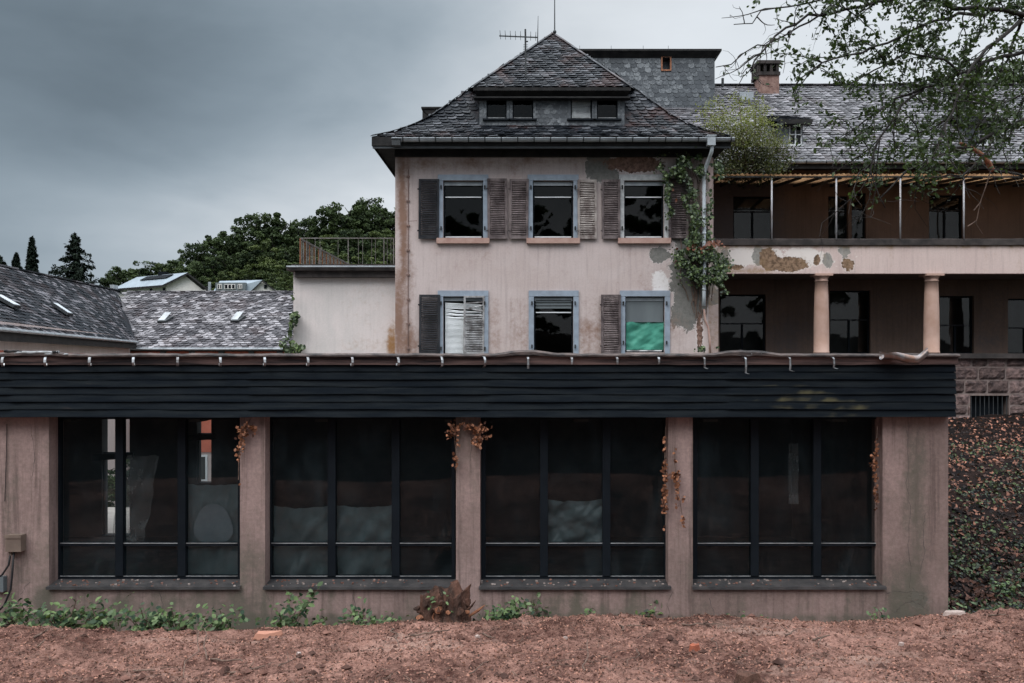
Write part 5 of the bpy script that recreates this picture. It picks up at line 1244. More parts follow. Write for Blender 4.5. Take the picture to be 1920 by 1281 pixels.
for x0_, x1_ in ((408, 416), (421, 441), (446, 454)):
    mb = MB(); a, b_ = P(x0_, 542, 87.25), P(x1_, 533, 87.25); mb.box(a.x, b_.x, 87.22, 87.299, a.z, b_.z, 0); k_ = 3 if x1_ - x0_ > 12 else 2; wq = (b_.x - a.x) / k_
    for k in range(k_): mb.box(a.x + k * wq + .06, a.x + (k + 1) * wq - .06, 87.2, 87.219, a.z + .06, b_.z - .06, 1)
    mb.build('dormer_window', ['housewhite', 'frame'], dm)
mb = MB(); a, b_ = P(495, 541, 87.9), P(500, 534, 87.9); mb.box(a.x, b_.x, 87.9, 87.99, a.z, b_.z); mb.build('window', 'frame', f2)
mb = MB(); a = P(393, 550, 88); mb.tube([a, P(393, 529, 88)], .16, 6); mb.build('chimney_pipe', 'zinc', f2)
# ================================================================== FOREST ON THE HILL
def crown_points(nc, per, rx, rz, z0, seed, ry=None):
    rs = np.random.RandomState(seed); cs, ns, ts = [], [], []
    for _ in range(nc):
        d = rs.normal(size=3); d /= np.linalg.norm(d); k = rs.uniform(.35, 1.0)
        c = np.array([d[0] * rx * k, d[1] * (ry or rx) * k, z0 + d[2] * rz * k]); r = rs.uniform(.12, .24) * rx
        v = rs.normal(size=(per, 3)); v /= np.linalg.norm(v, axis=1)[:, None]; v[:, 2] = np.abs(v[:, 2]) * rs.choice([1, 1, 1, -1], per)
        cs.append(c + v * r * rs.uniform(.55, 1.05, (per, 1)) * np.array([1, 1, .75])); ns.append(v * .9 + np.array([0, 0, .5])); ts.append(np.full(per, rs.uniform(.1, .8)))
    return np.concatenate(cs), np.concatenate(ns), np.concatenate(ts)
def make_tree(name, label, cat, seed, rx, rz, h, nc=90, per=75, size=.42, mat='forest', group=None):
    t = thing(name, (0, 0, 0), label, cat, group)
    mb = MB(); rr = random.Random(seed)
    mb.tube([(0, 0, -1), (rr.uniform(-.2, .2), 0, h * .4), (rr.uniform(-.4, .4), .1, h * .75)], [.35, .26, .1], 7)
    for k in range(6): q = rr.uniform(.3, .6) * h; an = rr.uniform(0, 6.28); mb.tube([(0, 0, q), (math.cos(an) * rx * .35, math.sin(an) * rx * .35, q + rz * .4), (math.cos(an) * rx * .7, math.sin(an) * rx * .7, q + rz * .7)], [.14, .09, .04], 5)
    mb.build('trunk', 'bark', t)
    c, n, ts = crown_points(nc, per, rx, rz, h - rz, seed)
    leaves('crown', c, size, mat, t, n, .7, 1.5, seed, ts, hexa=False)
    return t
def sit(px, py_top, Y, h):
    """scale and base so that a tree of height h, standing on the hill, tops out at this place"""
    top = P(px, py_top, Y); g_ = terrain_h(top.x, Y); return Vector((top.x, Y, g_ - .2)), (top.z - g_ + .2) / h
protos = [make_tree('broadleaf_tree', 'x', 'tree', 100 + k, r_, z_, 12, group='broadleaf trees of the wooded hill') for k, (r_, z_) in enumerate(((4.2, 5.2), (3.6, 5.6), (4.6, 4.8), (3.2, 5.4)))]
spots = [ # px, top py, distance, x-stretch
 (232, 492, 112, 1.0), (255, 487, 118, .9), (287, 488, 120, .9), (322, 483, 118, .9), (350, 478, 112, 1.0), (205, 512, 105, .7),
 (372, 452, 125, 1.0), (400, 432, 128, 1.1), (428, 420, 130, 1.0), (455, 424, 134, .9), (480, 396, 132, 1.0), (510, 386, 130, 1.1), (540, 398, 134, .9), (566, 412, 134, .9),
 (592, 402, 136, .9), (618, 378, 132, 1.0), (645, 368, 130, 1.1), (672, 371, 131, 1.0), (692, 366, 134, .9), (715, 385, 134, .9), (738, 377, 132, 1.0), (762, 384, 134, 1),
 (365, 490, 108, .8), (398, 470, 110, .9), (432, 462, 112, .9), (470, 452, 112, 1.0), (506, 446, 112, 1.0), (545, 452, 112, .9), (582, 440, 110, 1.0), (622, 430, 112, 1.0), (662, 425, 110, 1.0), (702, 428, 112, 1.0), (735, 430, 110, 1.0),
 (418, 500, 100, .7), (455, 496, 100, .8), (500, 488, 100, .9), (540, 486, 98, .9), (578, 480, 98, .9), (612, 470, 98, .9), (655, 468, 98, .9), (698, 466, 98, .9), (733, 470, 98, .9), (530, 520, 92, .7), (556, 515, 92, .7)]
words = {0: 'tall', 1: 'rounded', 2: 'spreading', 3: 'slender'}
light = [make_tree('broadleaf_tree', 'x', 'tree', 140 + k, r_, z_, 12, mat='forestlight', group='broadleaf trees of the wooded hill') for k, (r_, z_) in enumerate(((4.4, 5.0), (3.6, 5.2)))]
used = set()
for i, (px, py, Y, sx_) in enumerate(spots):
    loc, s_ = sit(px, py, Y, 12.3)
    k = i % 4; zone = 'on the far crest of the wooded hill' if Y > 122 else ('half way down the wooded hill' if Y > 104 else 'at the foot of the wooded hill behind the far houses')
    lab = '%s dark green broadleaf tree %s' % (words[k], zone)
    pale = Y < 104 or i in (29, 31, 32, 26, 3)
    src = light[i % 2] if pale else protos[k]
    if pale: lab = '%s paler green broadleaf tree %s' % (words[k], zone)
    if src.name not in used: used.add(src.name); o = src; o.location = loc; o.rotation_euler = (0, 0, i * 1.3)
    else: o = dup(src, loc, i * 1.3)
    w_ = sx_ * max(.75, min(1.05, s_)); o.scale = (w_, w_, s_); o['label'] = lab
def conifer(name, label, h, rad, seed, n=9500, size=.45, ragged=.3):
    t = thing(name, (0, 0, 0), label, 'conifer'); rs = np.random.RandomState(seed)
    mb = MB(); mb.tube([(0, 0, -.5), (0, 0, h * .97)], [.28, .03], 6); mb.build('trunk', 'bark', t)
    cs, ns = [], []
    nb_ = 74
    for k in range(nb_):
        f = (k + rs.uniform(0, 1)) / nb_; z = h * (.06 + .94 * f); L = rad * (1 - f) ** .8 * rs.uniform(1 - ragged, 1 + ragged) + .12; an = k * 2.4 + rs.uniform(-.4, .4)
        m_ = int(n / nb_ * (.45 + 1.0 * (1 - f))); u = rs.uniform(0, 1, m_) ** .8; wv = rs.normal(size=m_) * .17 * L * (1.1 - u)
        x = u * L; zz = z - .32 * x - .08 * x * x / max(L, .3) + rs.normal(size=m_) * .12 + (.12 * L * (u > .8))
        cs.append(np.stack([x * math.cos(an) - wv * math.sin(an), x * math.sin(an) + wv * math.cos(an), zz], 1)); ns.append(np.tile([math.cos(an) * .3, math.sin(an) * .3, .9], (m_, 1)))
    leaves('crown', np.concatenate(cs), size, 'conifer', t, np.concatenate(ns), .5, 2.6, seed, hexa=False)
    return t
for px, py, Y, h, rad, lab, rg in ((60, 446, 100, 9, 1.25, 'slim pointed dark spruce left of the broad conifer above the left roof', .18), (140, 440, 100, 9, 4.0, 'broad ragged dark conifer, widest of those above the left roof', .5), (31, 477, 105, 5.5, 1.1, 'small young spruce beside the slim pointed spruce', .25), (-2, 482, 95, 6.5, 2.6, 'dark conifer cut off by the left edge of the photo', .4)):
    t = conifer('conifer_tree', lab, h, rad, px + 300, ragged=rg); top = P(px, py, Y); t.location = (top.x, Y, top.z - h)
# distant trees behind the wing roof at the right
for k, (px, py, Y) in enumerate(((1745, 118, 62), (1800, 104, 64), (1858, 108, 60), (1905, 96, 62), (1955, 110, 62))):
    top = P(px, py, Y); o = dup(protos[k % 4], (top.x, Y, top.z - 12.3), k * 2.1, (.62, .62, 1.0), 'dark tree top rising behind the ridge of the wing roof'); o['group'] = 'trees behind the wing roof'
# shrubs in the yard seen through the pavilion
for k, (x, y, s_) in enumerate(((-10.6, 19.5, .17), (-9.3, 21.5, .15), (-11.8, 24, .3))):
    o = dup(protos[(k + 1) % 4], (x, y, terrain_h(x, y) - .1), k, (s_, s_, s_ * .75), ('low green shrub beside the yard path, seen through the left pavilion bay', 'small shrub at the bend of the yard path, seen through the pavilion', 'larger shrub at the back of the yard path behind the pavilion')[k])
    o.name = 'yard_shrub'; o['category'] = 'shrub'; o['group'] = 'shrubs in the yard'

# ================================================================== FOREGROUND TREE (branches from the right)
ft = thing('overhanging_tree', (6.9, 8.6, .5), 'dark leafy tree reaching in from the right with bare twigs at its tips', 'tree')
mb = MB(); mb.tube([(6.9, 8.6, .3), (6.8, 8.5, 2.2), (6.55, 8.4, 4.0), (6.5, 8.3, 5.6), (6.7, 8.2, 7.5), (6.6, 8.1, 10)], [.26, .21, .18, .15, .10, .04], 10); mb.build('trunk', 'bark', ft, True)
limbs = [ # (px, py, distance) along each limb, root radius
 ([(2180, 90, 8.3), (2040, 40, 8.1), (1925, 32, 7.8), (1880, 16, 7.7), (1790, 19, 7.5), (1752, 3, 7.4), (1690, -14, 7.2), (1600, -20, 7.1), (1500, -22, 7.0)], .055, 1.0),
 ([(2170, 60, 8.3), (2000, -20, 8.0), (1850, -24, 7.8), (1720, -12, 7.6), (1640, 6, 7.4), (1563, 25, 7.3), (1517, 30, 7.2), (1473, 51, 7.1), (1424, 100, 7.0), (1410, 126, 7.0)], .05, .8),
 ([(1915, 35, 7.8), (1880, 68, 7.7), (1823, 119, 7.5), (1800, 170, 7.4), (1771, 250, 7.2), (1745, 300, 7.1)], .03, 1.1),
 ([(2160, 160, 8.3), (2030, 130, 8.0), (1920, 95, 7.9), (1861, 114, 7.8), (1795, 140, 7.6), (1730, 165, 7.5), (1660, 200, 7.4), (1610, 236, 7.3)], .045, 1.1),
 ([(2150, 230, 8.3), (2010, 235, 8.2), (1920, 222, 8.1), (1865, 248, 8.0), (1815, 276, 7.9), (1760, 290, 7.7), (1700, 320, 7.6), (1650, 372, 7.5)], .045, 1.1),
 ([(1850, 26, 7.6), (1800, 30, 7.5), (1736, 44, 7.4), (1665, 78, 7.3), (1617, 100, 7.2), (1563, 108, 7.1), (1514, 132, 7.0), (1492, 160, 7.0)], .024, .8),
 ([(2150, 340, 8.4), (2010, 345, 8.3), (1930, 334, 8.2), (1880, 322, 8.1), (1858, 316, 8.1)], .05, 0),
 ([(1540, 27, 7.25), (1500, 50, 7.2), (1450, 80, 7.1), (1420, 86, 7.05), (1370, 122, 7.0), (1342, 126, 7.0)], .012, .15),
 ([(1640, 6, 7.4), (1560, -5, 7.3), (1480, 10, 7.2), (1428, 18, 7.1), (1412, 42, 7.1), (1376, 46, 7.0)], .013, .15),
 ([(1730, 165, 7.5), (1690, 200, 7.4), (1650, 260, 7.3), (1630, 320, 7.2), (1660, 390, 7.2)], .018, 1.1),
 ([(1865, 248, 8.0), (1840, 300, 7.9), (1800, 330, 7.8), (1740, 330, 7.7), (1690, 345, 7.6)], .02, 1.1),
 ([(1795, 140, 7.6), (1770, 110, 7.5), (1700, 100, 7.4), (1640, 130, 7.3), (1590, 160, 7.2), (1540, 132, 7.1)], .018, .9),
 ([(1915, 35, 7.8), (1890, 110, 8.3), (1850, 180, 8.4), (1790, 220, 8.4), (1720, 250, 8.4), (1660, 290, 8.4)], .022, 1.1),
 ([(2010, 235, 8.2), (1930, 170, 8.5), (1870, 200, 8.6), (1810, 190, 8.7), (1740, 200, 8.7), (1690, 165, 8.7)], .022, 1.2)]
LF, LT = [], []
rs = np.random.RandomState(5); rr = random.Random(5)
def wob(p, a): return Vector((p.x + rr.gauss(0, a), p.y + rr.gauss(0, a * 1.2), p.z + rr.gauss(0, a)))
for pts, r0_, dens in limbs:
    q = [P(*p) for p in pts]
    fine = []
    for a, b_ in zip(q, q[1:]):
        n = max(2, int((b_ - a).length / .12)); fine += [a.lerp(b_, k / n) + Vector((rr.gauss(0, .008), rr.gauss(0, .01), rr.gauss(0, .008))) for k in range(n)]
    fine.append(q[-1]); L = len(fine)
    mb = MB(); mb.tube(fine, [r0_ * .62 * (1 - .86 * k / L) + .002 for k in range(L)], 7)
    tw = 0
    for k in range(3, L, 2):
        f = k / L
        px = PX0 + fine[k].x / fine[k].y * F
        if px > 2000 or dens == 0: continue
        if PY0 - (fine[k].z - ZC) / fine[k].y * F > 318: continue
        bare = dens < .3
        for _ in range(3 if not bare else 1):
            d = (fine[min(k + 1, L - 1)] - fine[max(0, k - 1)]).normalized()
            side = Vector((rr.gauss(-.25, .6), rr.gauss(0, .75), rr.gauss(-.15, .6)))
            dr = (d * rr.uniform(.3, 1.0) + side).normalized(); ln = rr.uniform(.22, .66) * (.85 + .55 * (dens > 1)); p = fine[k].copy(); tp = [p]; m_ = 6
            for j in range(m_):
                dr = (dr + Vector((rr.gauss(0, .22), rr.gauss(0, .22), rr.gauss(-.04, .22)))).normalized(); p = p + dr * ln / m_; tp.append(p)
            mb.tube(tp, [.0055 * (1 - .8 * j / m_) + .0012 for j in range(m_ + 1)], 4, cap=False)
            subs = [tp]
            for _s in range(2 if not bare else 1):
                j = rr.randrange(2, m_); p = tp[j]; d2 = (dr + Vector((rr.gauss(0, .7), rr.gauss(0, .7), rr.gauss(-.1, .6)))).normalized(); t2 = [p]
                for jj in range(4): d2 = (d2 + Vector((rr.gauss(0, .3), rr.gauss(0, .3), rr.gauss(0, .3)))).normalized(); p = p + d2 * ln * .14; t2.append(p)
                mb.tube(t2, [.003, .0026, .002, .0016, .001], 3, cap=False); subs.append(t2)
            if bare: continue
            lp = (1.25 if px > 1620 else .8) * dens
            if px < 1470: lp *= .12
            elif px < 1540: lp *= .55
            for t_ in subs:
                for a, b_ in zip(t_[1:], t_[2:]):
                    for _l in range(5):
                        c = a.lerp(b_, rr.random()); cy = PY0 - (c.z - ZC) / c.y * F; cx = PX0 + c.x / c.y * F; lim = 395 if 1590 < cx < 1800 else 330
                        if rr.random() < .82 * lp * (1 if cy < lim - 60 else max(0, (lim - cy) / 60)): LF.append((c.x + rr.gauss(0, .022), c.y + rr.gauss(0, .022), c.z + rr.gauss(0, .022))); LT.append(rr.uniform(0, .75))
    mb.build('limb', 'bark', ft, True)
leaves('crown', np.array(LF), .043, 'leaf', ft, None, 1, 1.7, 8, np.array(LT), .25)
mb = MB(); mb.tube([P(1800, 268, 7.9), P(1828, 281, 7.9), P(1843, 292, 7.92), P(1853, 305, 7.95), P(1859, 318, 8.05)], [.012, .02, .024, .026, .03], 8); mb.build('split_branch', 'barkbroken', ft, True)
mb = MB()
for pts in ([(1858, 318), (1850, 345), (1838, 380), (1830, 420), (1842, 438)], [(1838, 380), (1826, 395)], [(1830, 415), (1814, 425)]): mb.tube([P(x, y, 8.0) for x, y in pts], [.007, .006, .005, .004, .003][:len(pts)], 5, cap=False)
mb.build('dead_twig', 'twig', ft)
print('tree leaves', len(LF))

# woods behind the photographer, mirrored in the window glass
wp = []
rs2 = np.random.RandomState(31)
for k in range(16):
    c_, n_, t_ = crown_points(40, 60, 3.0, 6.5, 7.5 + rs2.uniform(0, 6), 500 + k); wp.append(c_ + np.array([-30 + k * 4 + rs2.uniform(-1, 1), -21 + rs2.uniform(-4, 4), 0]))
o = leaves('woods', np.concatenate(wp), .6, 'forest', None, None, 1, 1.5, 3, None, 0, hexa=False); tag(o, 'dark woods mirrored in the window glass of the villa', 'woods', kind='stuff')

# ================================================================== BUSH ON THE CANOPY, IVY
rb = thing('roof_bush', P(1400, 326, 23.6), 'yellow-green feathery birch bush growing out of the wing gutter beside the downpipe', 'bush')
rs = np.random.RandomState(11); mb = MB(); base = P(1402, 330, 23.7); cs, ts = [], []
tips = [(1318, 200), (1332, 232), (1345, 190), (1360, 215), (1385, 180), (1400, 205), (1418, 190), (1430, 225), (1455, 240), (1470, 262), (1482, 290), (1466, 310), (1440, 270), (1405, 250), (1370, 258), (1340, 270), (1330, 300), (1365, 300), (1395, 290), (1425, 300), (1455, 318), (1350, 318), (1380, 322), (1415, 325), (1322, 262), (1445, 300), (1475, 275), (1390, 230), (1435, 205)]
for k, (px, py) in enumerate(tips):
    tp = P(px, py, 23.7 + rs.uniform(-.7, .6)); mid = base.lerp(tp, .5) + Vector((rs.normal() * .12, rs.normal() * .2, .12))
    path = [base.lerp(mid, u) .lerp(mid.lerp(tp, u), u) for u in np.linspace(0, 1, 8)]
    mb.tube(path, [.02 * (1 - .85 * u) + .003 for u in np.linspace(0, 1, 8)], 5, cap=False)
    for _ in range(400):
        u = rs.uniform(.35, 1.04); p = base.lerp(mid, u).lerp(mid.lerp(tp, u), u); s_ = .30 * (1.25 - .6 * u)
        c = (p.x + rs.normal() * s_ * .75, p.y + rs.normal() * s_, p.z + rs.normal() * s_ * .6 - .05); cs.append(c)
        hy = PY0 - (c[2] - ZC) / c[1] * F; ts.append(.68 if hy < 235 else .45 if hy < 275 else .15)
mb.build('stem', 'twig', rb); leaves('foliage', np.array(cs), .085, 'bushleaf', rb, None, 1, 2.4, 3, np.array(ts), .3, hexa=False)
def scatter(ellipses, n, yfn, seed, reject=None):
    rs = np.random.RandomState(seed); out = []; wts = np.array([a * b_ * d for _, _, a, b_, d in ellipses]); wts = wts / wts.sum()
    while len(out) < n:
        cx, cy, a, b_, d = ellipses[rs.choice(len(ellipses), p=wts)]; r = math.sqrt(rs.uniform()) * (1 + .22 * rs.normal()); an = rs.uniform(0, 2 * math.pi)
        px, py = cx + a * r * math.cos(an), cy + b_ * r * math.sin(an)
        if frac(px * .045, py * .045, seed, 3) < -.10: continue
        if reject and reject(px, py): continue
        Y = yfn(px, py, rs); out.append(P(px, py, Y))
    return np.array(out)
iv = thing('wall_ivy', P(1310, 540, 21.95), 'green ivy climbing the villa corner around the downpipe up to the eave', 'ivy')
el_ = [(1288, 318, 46, 20, 1.3), (1262, 300, 26, 12, .9), (1305, 290, 16, 22, 1.2), (1298, 380, 10, 60, 1.0), (1310, 430, 16, 40, 1.0), (1296, 470, 30, 20, 1.2), (1318, 500, 44, 32, 1.5), (1345, 515, 22, 22, 1.2), (1358, 530, 10, 22, 1), (1252, 372, 6, 36, .9), (1272, 345, 12, 6, .5), (1256, 395, 8, 12, .8), (1283, 375, 6, 14, .5), (1345, 320, 12, 20, .7), (1330, 470, 12, 30, 1), (1330, 400, 6, 60, .6), (1282, 326, 40, 7, .8), (1253, 340, 8, 20, .8), (1326, 655, 24, 6, .5)]
pts = scatter(el_, 5400, lambda px, py, r_: 21.86 - .20 * abs(r_.normal()), 5)
leaves('foliage', pts, .074, 'ivy', iv, (0, -1, .35), .55, 1.15, 5, None, .6)
pts = scatter([(1262, 365, 8, 14, 1), (1335, 462, 18, 10, 1), (1318, 468, 20, 8, 1), (1290, 460, 20, 8, .6)], 80, lambda px, py, r_: 21.72 - .2 * abs(r_.normal()), 6); leaves('red_foliage', pts, .10, 'ivyred', iv, (0, -1, .35), .55, 1.15, 6, None, .6)
mb = MB(); rr = random.Random(3)
for k in range(14):
    x, y = rr.uniform(1290, 1340), rr.uniform(560, 610); path = []
    for j in range(16): path.append(P(x, y, 21.96)); x += rr.gauss(-.6 if x > 1300 else .6, 5); y -= 18
    mb.tube(path, [.012 * (1 - j / 18) + .003 for j in range(16)], 4, cap=False)
mb.build('stem', 'twig', iv)
ai = thing('annex_climber', P(548, 660, 22.4), 'small green climber on the outer edge of the pale annex', 'climber')
leaves('foliage', scatter([(552, 596, 7, 10, 1.4), (546, 630, 4, 28, .6), (540, 650, 12, 14, 1), (560, 655, 16, 8, .5), (549, 560, 2, 20, .2)], 420, lambda px, py, r_: 22.42 - .2 * abs(r_.normal()), 8), .11, 'ivy', ai, (0, -1, .35), .6, 1.3, 8, None, .4)
# dry vines on the pavilion piers
def dry_vine(label, ell_, n, stems, seed, Y=9.42):
    t = thing('dry_vine', P(stems[0][0][0], stems[0][0][1], Y), label, 'vine', 'dry vines hanging from the pavilion eave')
    mb = MB()
    for st in stems: mb.tube([P(x, y, Y + .03) for x, y in st], .005, 4, cap=False)
    mb.build('stem', 'twig', t)
    leaves('foliage', scatter(ell_, n, lambda px, py, r_: Y - .05 * abs(r_.normal()) + .03, seed), .038, 'dead', t, (0, -1, .2), .8, 1.25, seed, None, .8)
dry_vine('orange withered vine clump over the top of the second pier, beside the first bay', [(462, 806, 18, 12, 2.6), (450, 830, 8, 20, .9), (447, 870, 5, 30, .6)], 190, [[(470, 785), (455, 815), (448, 850), (447, 900)]], 41)
dry_vine('orange withered vine spilling down both sides of the third pier', [(848, 806, 14, 14, 1.2), (886, 802, 30, 10, 2.2), (895, 828, 16, 10, 1.6), (856, 850, 6, 26, 1.1), (915, 820, 12, 4, .6), (838, 800, 5, 5, .5)], 330, [[(870, 785), (852, 820), (856, 860), (854, 880)], [(880, 785), (896, 815), (905, 830)]], 42)
dry_vine('long withered vine trailing down the left side and face of the fourth pier', [(1246, 900, 5, 72, 1.0), (1266, 890, 8, 22, 1.1), (1270, 915, 4, 30, .6), (1281, 960, 4, 26, .5), (1264, 850, 5, 16, .25)], 260, [[(1248, 800), (1246, 880), (1248, 985)], [(1265, 838), (1265, 870), (1272, 920), (1282, 985)]], 43)
dry_vine('withered vine hanging along the inner edge of the right corner pier', [(1642, 890, 5, 56, 1), (1636, 865, 6, 10, .7)], 120, [[(1645, 800), (1641, 860), (1648, 940)]], 44)

# ================================================================== GROUND COVER, PLANTS, STUMP, TWIGS
def gz(x, y): return (soil_h(x, y) + soil_detail(x, y)) if y < 9.64 else bank_h(x, y)
def ground_hit(px, py, y0=5.6, y1=9.5):
    """where the sight line through a place in the photograph meets the soil"""
    y = y0
    while y < y1:
        p = P(px, py, y)
        if p.z <= gz(p.x, y) : return Vector((p.x, y, gz(p.x, y)))
        y += .03
    return Vector((X(px, 9.3), 9.3, gz(X(px, 9.3), 9.3)))
def weed(name, label, px, py_base, tips, seed, mat='bramble', size=.06, per=16, Y=None, cat='plant', group=None, spread=.10):
    Y = Y or 9.0; b0 = P(px, py_base, Y); b0.z = gz(b0.x, Y) - .02
    t = thing(name, b0, label, cat, group); mb = MB(); cs = []; rs = np.random.RandomState(seed)
    for tx, ty in tips:
        tp = P(tx, ty, Y + rs.uniform(-.18, .12)); mid = b0.lerp(tp, .55) + Vector((rs.normal() * .03, rs.normal() * .03, .07 + .03 * rs.normal()))
        path = [b0.lerp(mid, u).lerp(mid.lerp(tp, u), u) for u in np.linspace(0, 1, 7)]
        mb.tube(path, [.006 * (1 - .7 * u) + .0015 for u in np.linspace(0, 1, 7)], 4, cap=False)
        for _ in range(per):
            u = rs.uniform(.25, 1.02); p = b0.lerp(mid, u).lerp(mid.lerp(tp, u), u); cs.append((p.x + rs.normal() * spread * .55, p.y + rs.normal() * spread * .5, p.z + rs.normal() * spread * .35))
    mb.build('stem', 'twig', t); leaves('foliage', np.array(cs), size, mat, t, (0, -.35, .9), .55, 1.6, seed, None, .1)
    return t
g1 = 'bramble shoots along the foot of the pavilion wall'
weed('bramble', 'tall leggy bramble shoot beside the second pier, taller than its neighbours', 545, 1195, [(600, 1100), (540, 1112), (575, 1125), (515, 1140), (560, 1140), (590, 1118), (530, 1165), (610, 1160), (500, 1165), (565, 1170), (620, 1180), (480, 1178)], 1, group=g1, per=20, size=.07)
weed('bramble', 'bramble shoots spreading left of the rotten stump', 690, 1190, [(650, 1140), (665, 1158), (700, 1165), (735, 1160), (655, 1180), (720, 1178), (755, 1165), (640, 1165), (680, 1135), (770, 1175), (630, 1185)], 2, group=g1, per=18, size=.066)
weed('bramble', 'bright leafy bramble right of the rotten stump', 950, 1185, [(975, 1125), (940, 1140), (960, 1150), (910, 1150), (990, 1155), (925, 1165), (1000, 1172), (890, 1172), (955, 1170), (980, 1140), (970, 1175)], 3, group=g1, per=24, size=.07)
weed('bramble', 'low bramble sprig under the third bay near the fourth pier', 1110, 1182, [(1095, 1160), (1125, 1165), (1140, 1176), (1105, 1172), (1120, 1152)], 4, group=g1, per=10)
weed('bramble', 'dark upright weed against the wall under the third bay', 1012, 1170, [(1000, 1125), (1008, 1140), (1020, 1150), (1030, 1160), (996, 1120)], 5, mat='ivy', group=g1, per=12, Y=9.35)
weed('bramble', 'dark weed sprig against the wall beside the fourth pier', 1208, 1172, [(1222, 1135), (1215, 1150), (1205, 1155), (1228, 1142)], 6, mat='ivy', group=g1, per=11, Y=9.38)
weed('bramble', 'low grassy tuft at the foot of the fourth bay', 1390, 1180, [(1340, 1172), (1365, 1165), (1395, 1162), (1420, 1168), (1450, 1172), (1410, 1175)], 7, group=g1, per=9)
weed('bramble', 'small green sprig under the fourth bay near the corner pier', 1645, 1166, [(1640, 1148), (1650, 1146), (1646, 1152)], 8, group=g1, per=10, size=.05)
weed('bramble', 'green nettle patch at the right edge by the dark bank', 1885, 1150, [(1880, 1095), (1895, 1110), (1905, 1125), (1870, 1120), (1915, 1135), (1890, 1140), (1900, 1095), (1875, 1135)], 9, group=g1, per=15, Y=10.6)
weed('bramble', 'small pale sprig beside the foot of the corner pier', 1795, 1150, [(1780, 1138), (1795, 1136), (1805, 1140)], 10, group=g1, per=7, Y=9.6)
k = 20
for px, tips, lab in ((20, [(5, 1150), (30, 1140), (45, 1160), (15, 1165), (60, 1168), (0, 1175)], 'low bramble at the left edge under the switch box'), (110, [(85, 1160), (110, 1148), (130, 1145), (145, 1165), (95, 1172), (160, 1172)], 'bramble clump under the left end of the first bay'), (190, [(150, 1143), (175, 1158), (200, 1155), (215, 1165), (230, 1170), (165, 1172)], 'bramble clump below the first bay mullion'), (275, [(250, 1160), (280, 1168), (300, 1172), (320, 1165), (265, 1178)], 'thin low bramble at the right part of the first bay'), (335, [(310, 1160), (335, 1165), (360, 1172), (345, 1178)], 'dark low bramble before the right end of the first bay'), (420, [(400, 1165), (425, 1172), (440, 1178), (395, 1180)], 'low bramble in front of the second pier'), (850, [(800, 1125), (815, 1118), (830, 1128), (842, 1120)], 'leafy sprig sprouting on top of the rotten stump')):
    if px == 850: weed('bramble', lab, 825, 1150, tips, k, group=g1, per=9, Y=8.75, size=.05)
    else: weed('bramble', lab, px, 1205, tips + [(x_ + 12, y_ - 22) for x_, y_ in tips[::2]] + [(x_ - 16, y_ - 8) for x_, y_ in tips[::3]], k, group=g1, per=17, size=.072, spread=.17)
    k += 1
# rotten stump
stp = thing('tree_stump', P(828, 1180, 8.75), 'rotten splintered red-brown tree stump at the foot of the third pier', 'stump')
mb = MB(); cx_, cy_ = X(830, 8.75), 8.8; n, m_ = 40, 12; ids = []; zb_ = gz(cx_, 8.7) - .1; zt_ = Z(1122, 8.75)
for j in range(m_ + 1):
    v = j / m_; row = []
    for i in range(n):
        a = 2 * math.pi * i / n; r_ = .25 * (1.12 - .22 * v) * (1 + .42 * frac(math.cos(a) * 1.6, math.sin(a) * 1.6, v * .8 + 3, 4) + .10 * frac(a * 6, v * 1.5, 3, 3)); top = zt_ + .05 + .14 * frac(math.cos(a) * 2.6, math.sin(a) * 2.6, 7, 5) + .04 * math.cos(a)
        row.append(mb.vert((cx_ + r_ * math.cos(a) * 1.15, cy_ + r_ * math.sin(a) * .8, zb_ + (top - zb_) * v)))
    ids.append(row)
for j in range(m_):
    for i in range(n): mb.face((ids[j][i], ids[j][(i + 1) % n], ids[j + 1][(i + 1) % n], ids[j + 1][i]))
cv = mb.vert((cx_, cy_, zt_ - .12))
for i in range(n): mb.face((ids[m_][i], ids[m_][(i + 1) % n], cv))
rr = random.Random(9)
mb.build('trunk', 'stump', stp)
for k in range(26):
    a = rr.uniform(0, 6.28); r_ = rr.uniform(.12, .27); b0 = Vector((cx_ + r_ * 1.1 * math.cos(a), cy_ + r_ * .8 * math.sin(a) - .03, zb_ + rr.uniform(.05, .25))); tp = b0 + Vector((rr.gauss(0, .06), rr.gauss(-.02, .05), rr.uniform(.05, .15)))
    mb = MB(); mb.tube([b0, b0.lerp(tp, .5) + Vector((rr.gauss(0, .015), rr.gauss(0, .015), 0)), tp], [rr.uniform(.012, .028), rr.uniform(.010, .02), .004], 5); mb.build('splinter', 'stump' if k % 3 else 'barkbroken', stp)
for k in range(16):
    a = rr.uniform(3.3, 6.1); q = Vector((cx_ + .26 * math.cos(a), cy_ + .22 * math.sin(a), zb_ + rr.uniform(.12, .42))); mb = MB(); n = 7; rg = []
    s_ = rr.uniform(.03, .075); ax1 = Vector((rr.gauss(0, 1), rr.gauss(0, .4), rr.gauss(0, 1))).normalized() * s_; ax2 = Vector((-ax1.z, rr.gauss(0, .02), ax1.x)) * rr.uniform(.5, .9); nn = Vector((math.cos(a), math.sin(a), .2)) * .03
    for u in (-1, 1): rg.append([mb.vert(q + nn * u + (ax1 * math.cos(6.283 * i / n) + ax2 * math.sin(6.283 * i / n)) * rr.uniform(.6, 1.15) * (1 if u < 0 else .75)) for i in range(n)])
    for i in range(n): mb.face((rg[0][i], rg[0][(i + 1) % n], rg[1][(i + 1) % n], rg[1][i]))
    mb.face(rg[1]); mb.build('bark_chunk', 'barkbroken' if k % 4 == 0 else 'stump', stp)
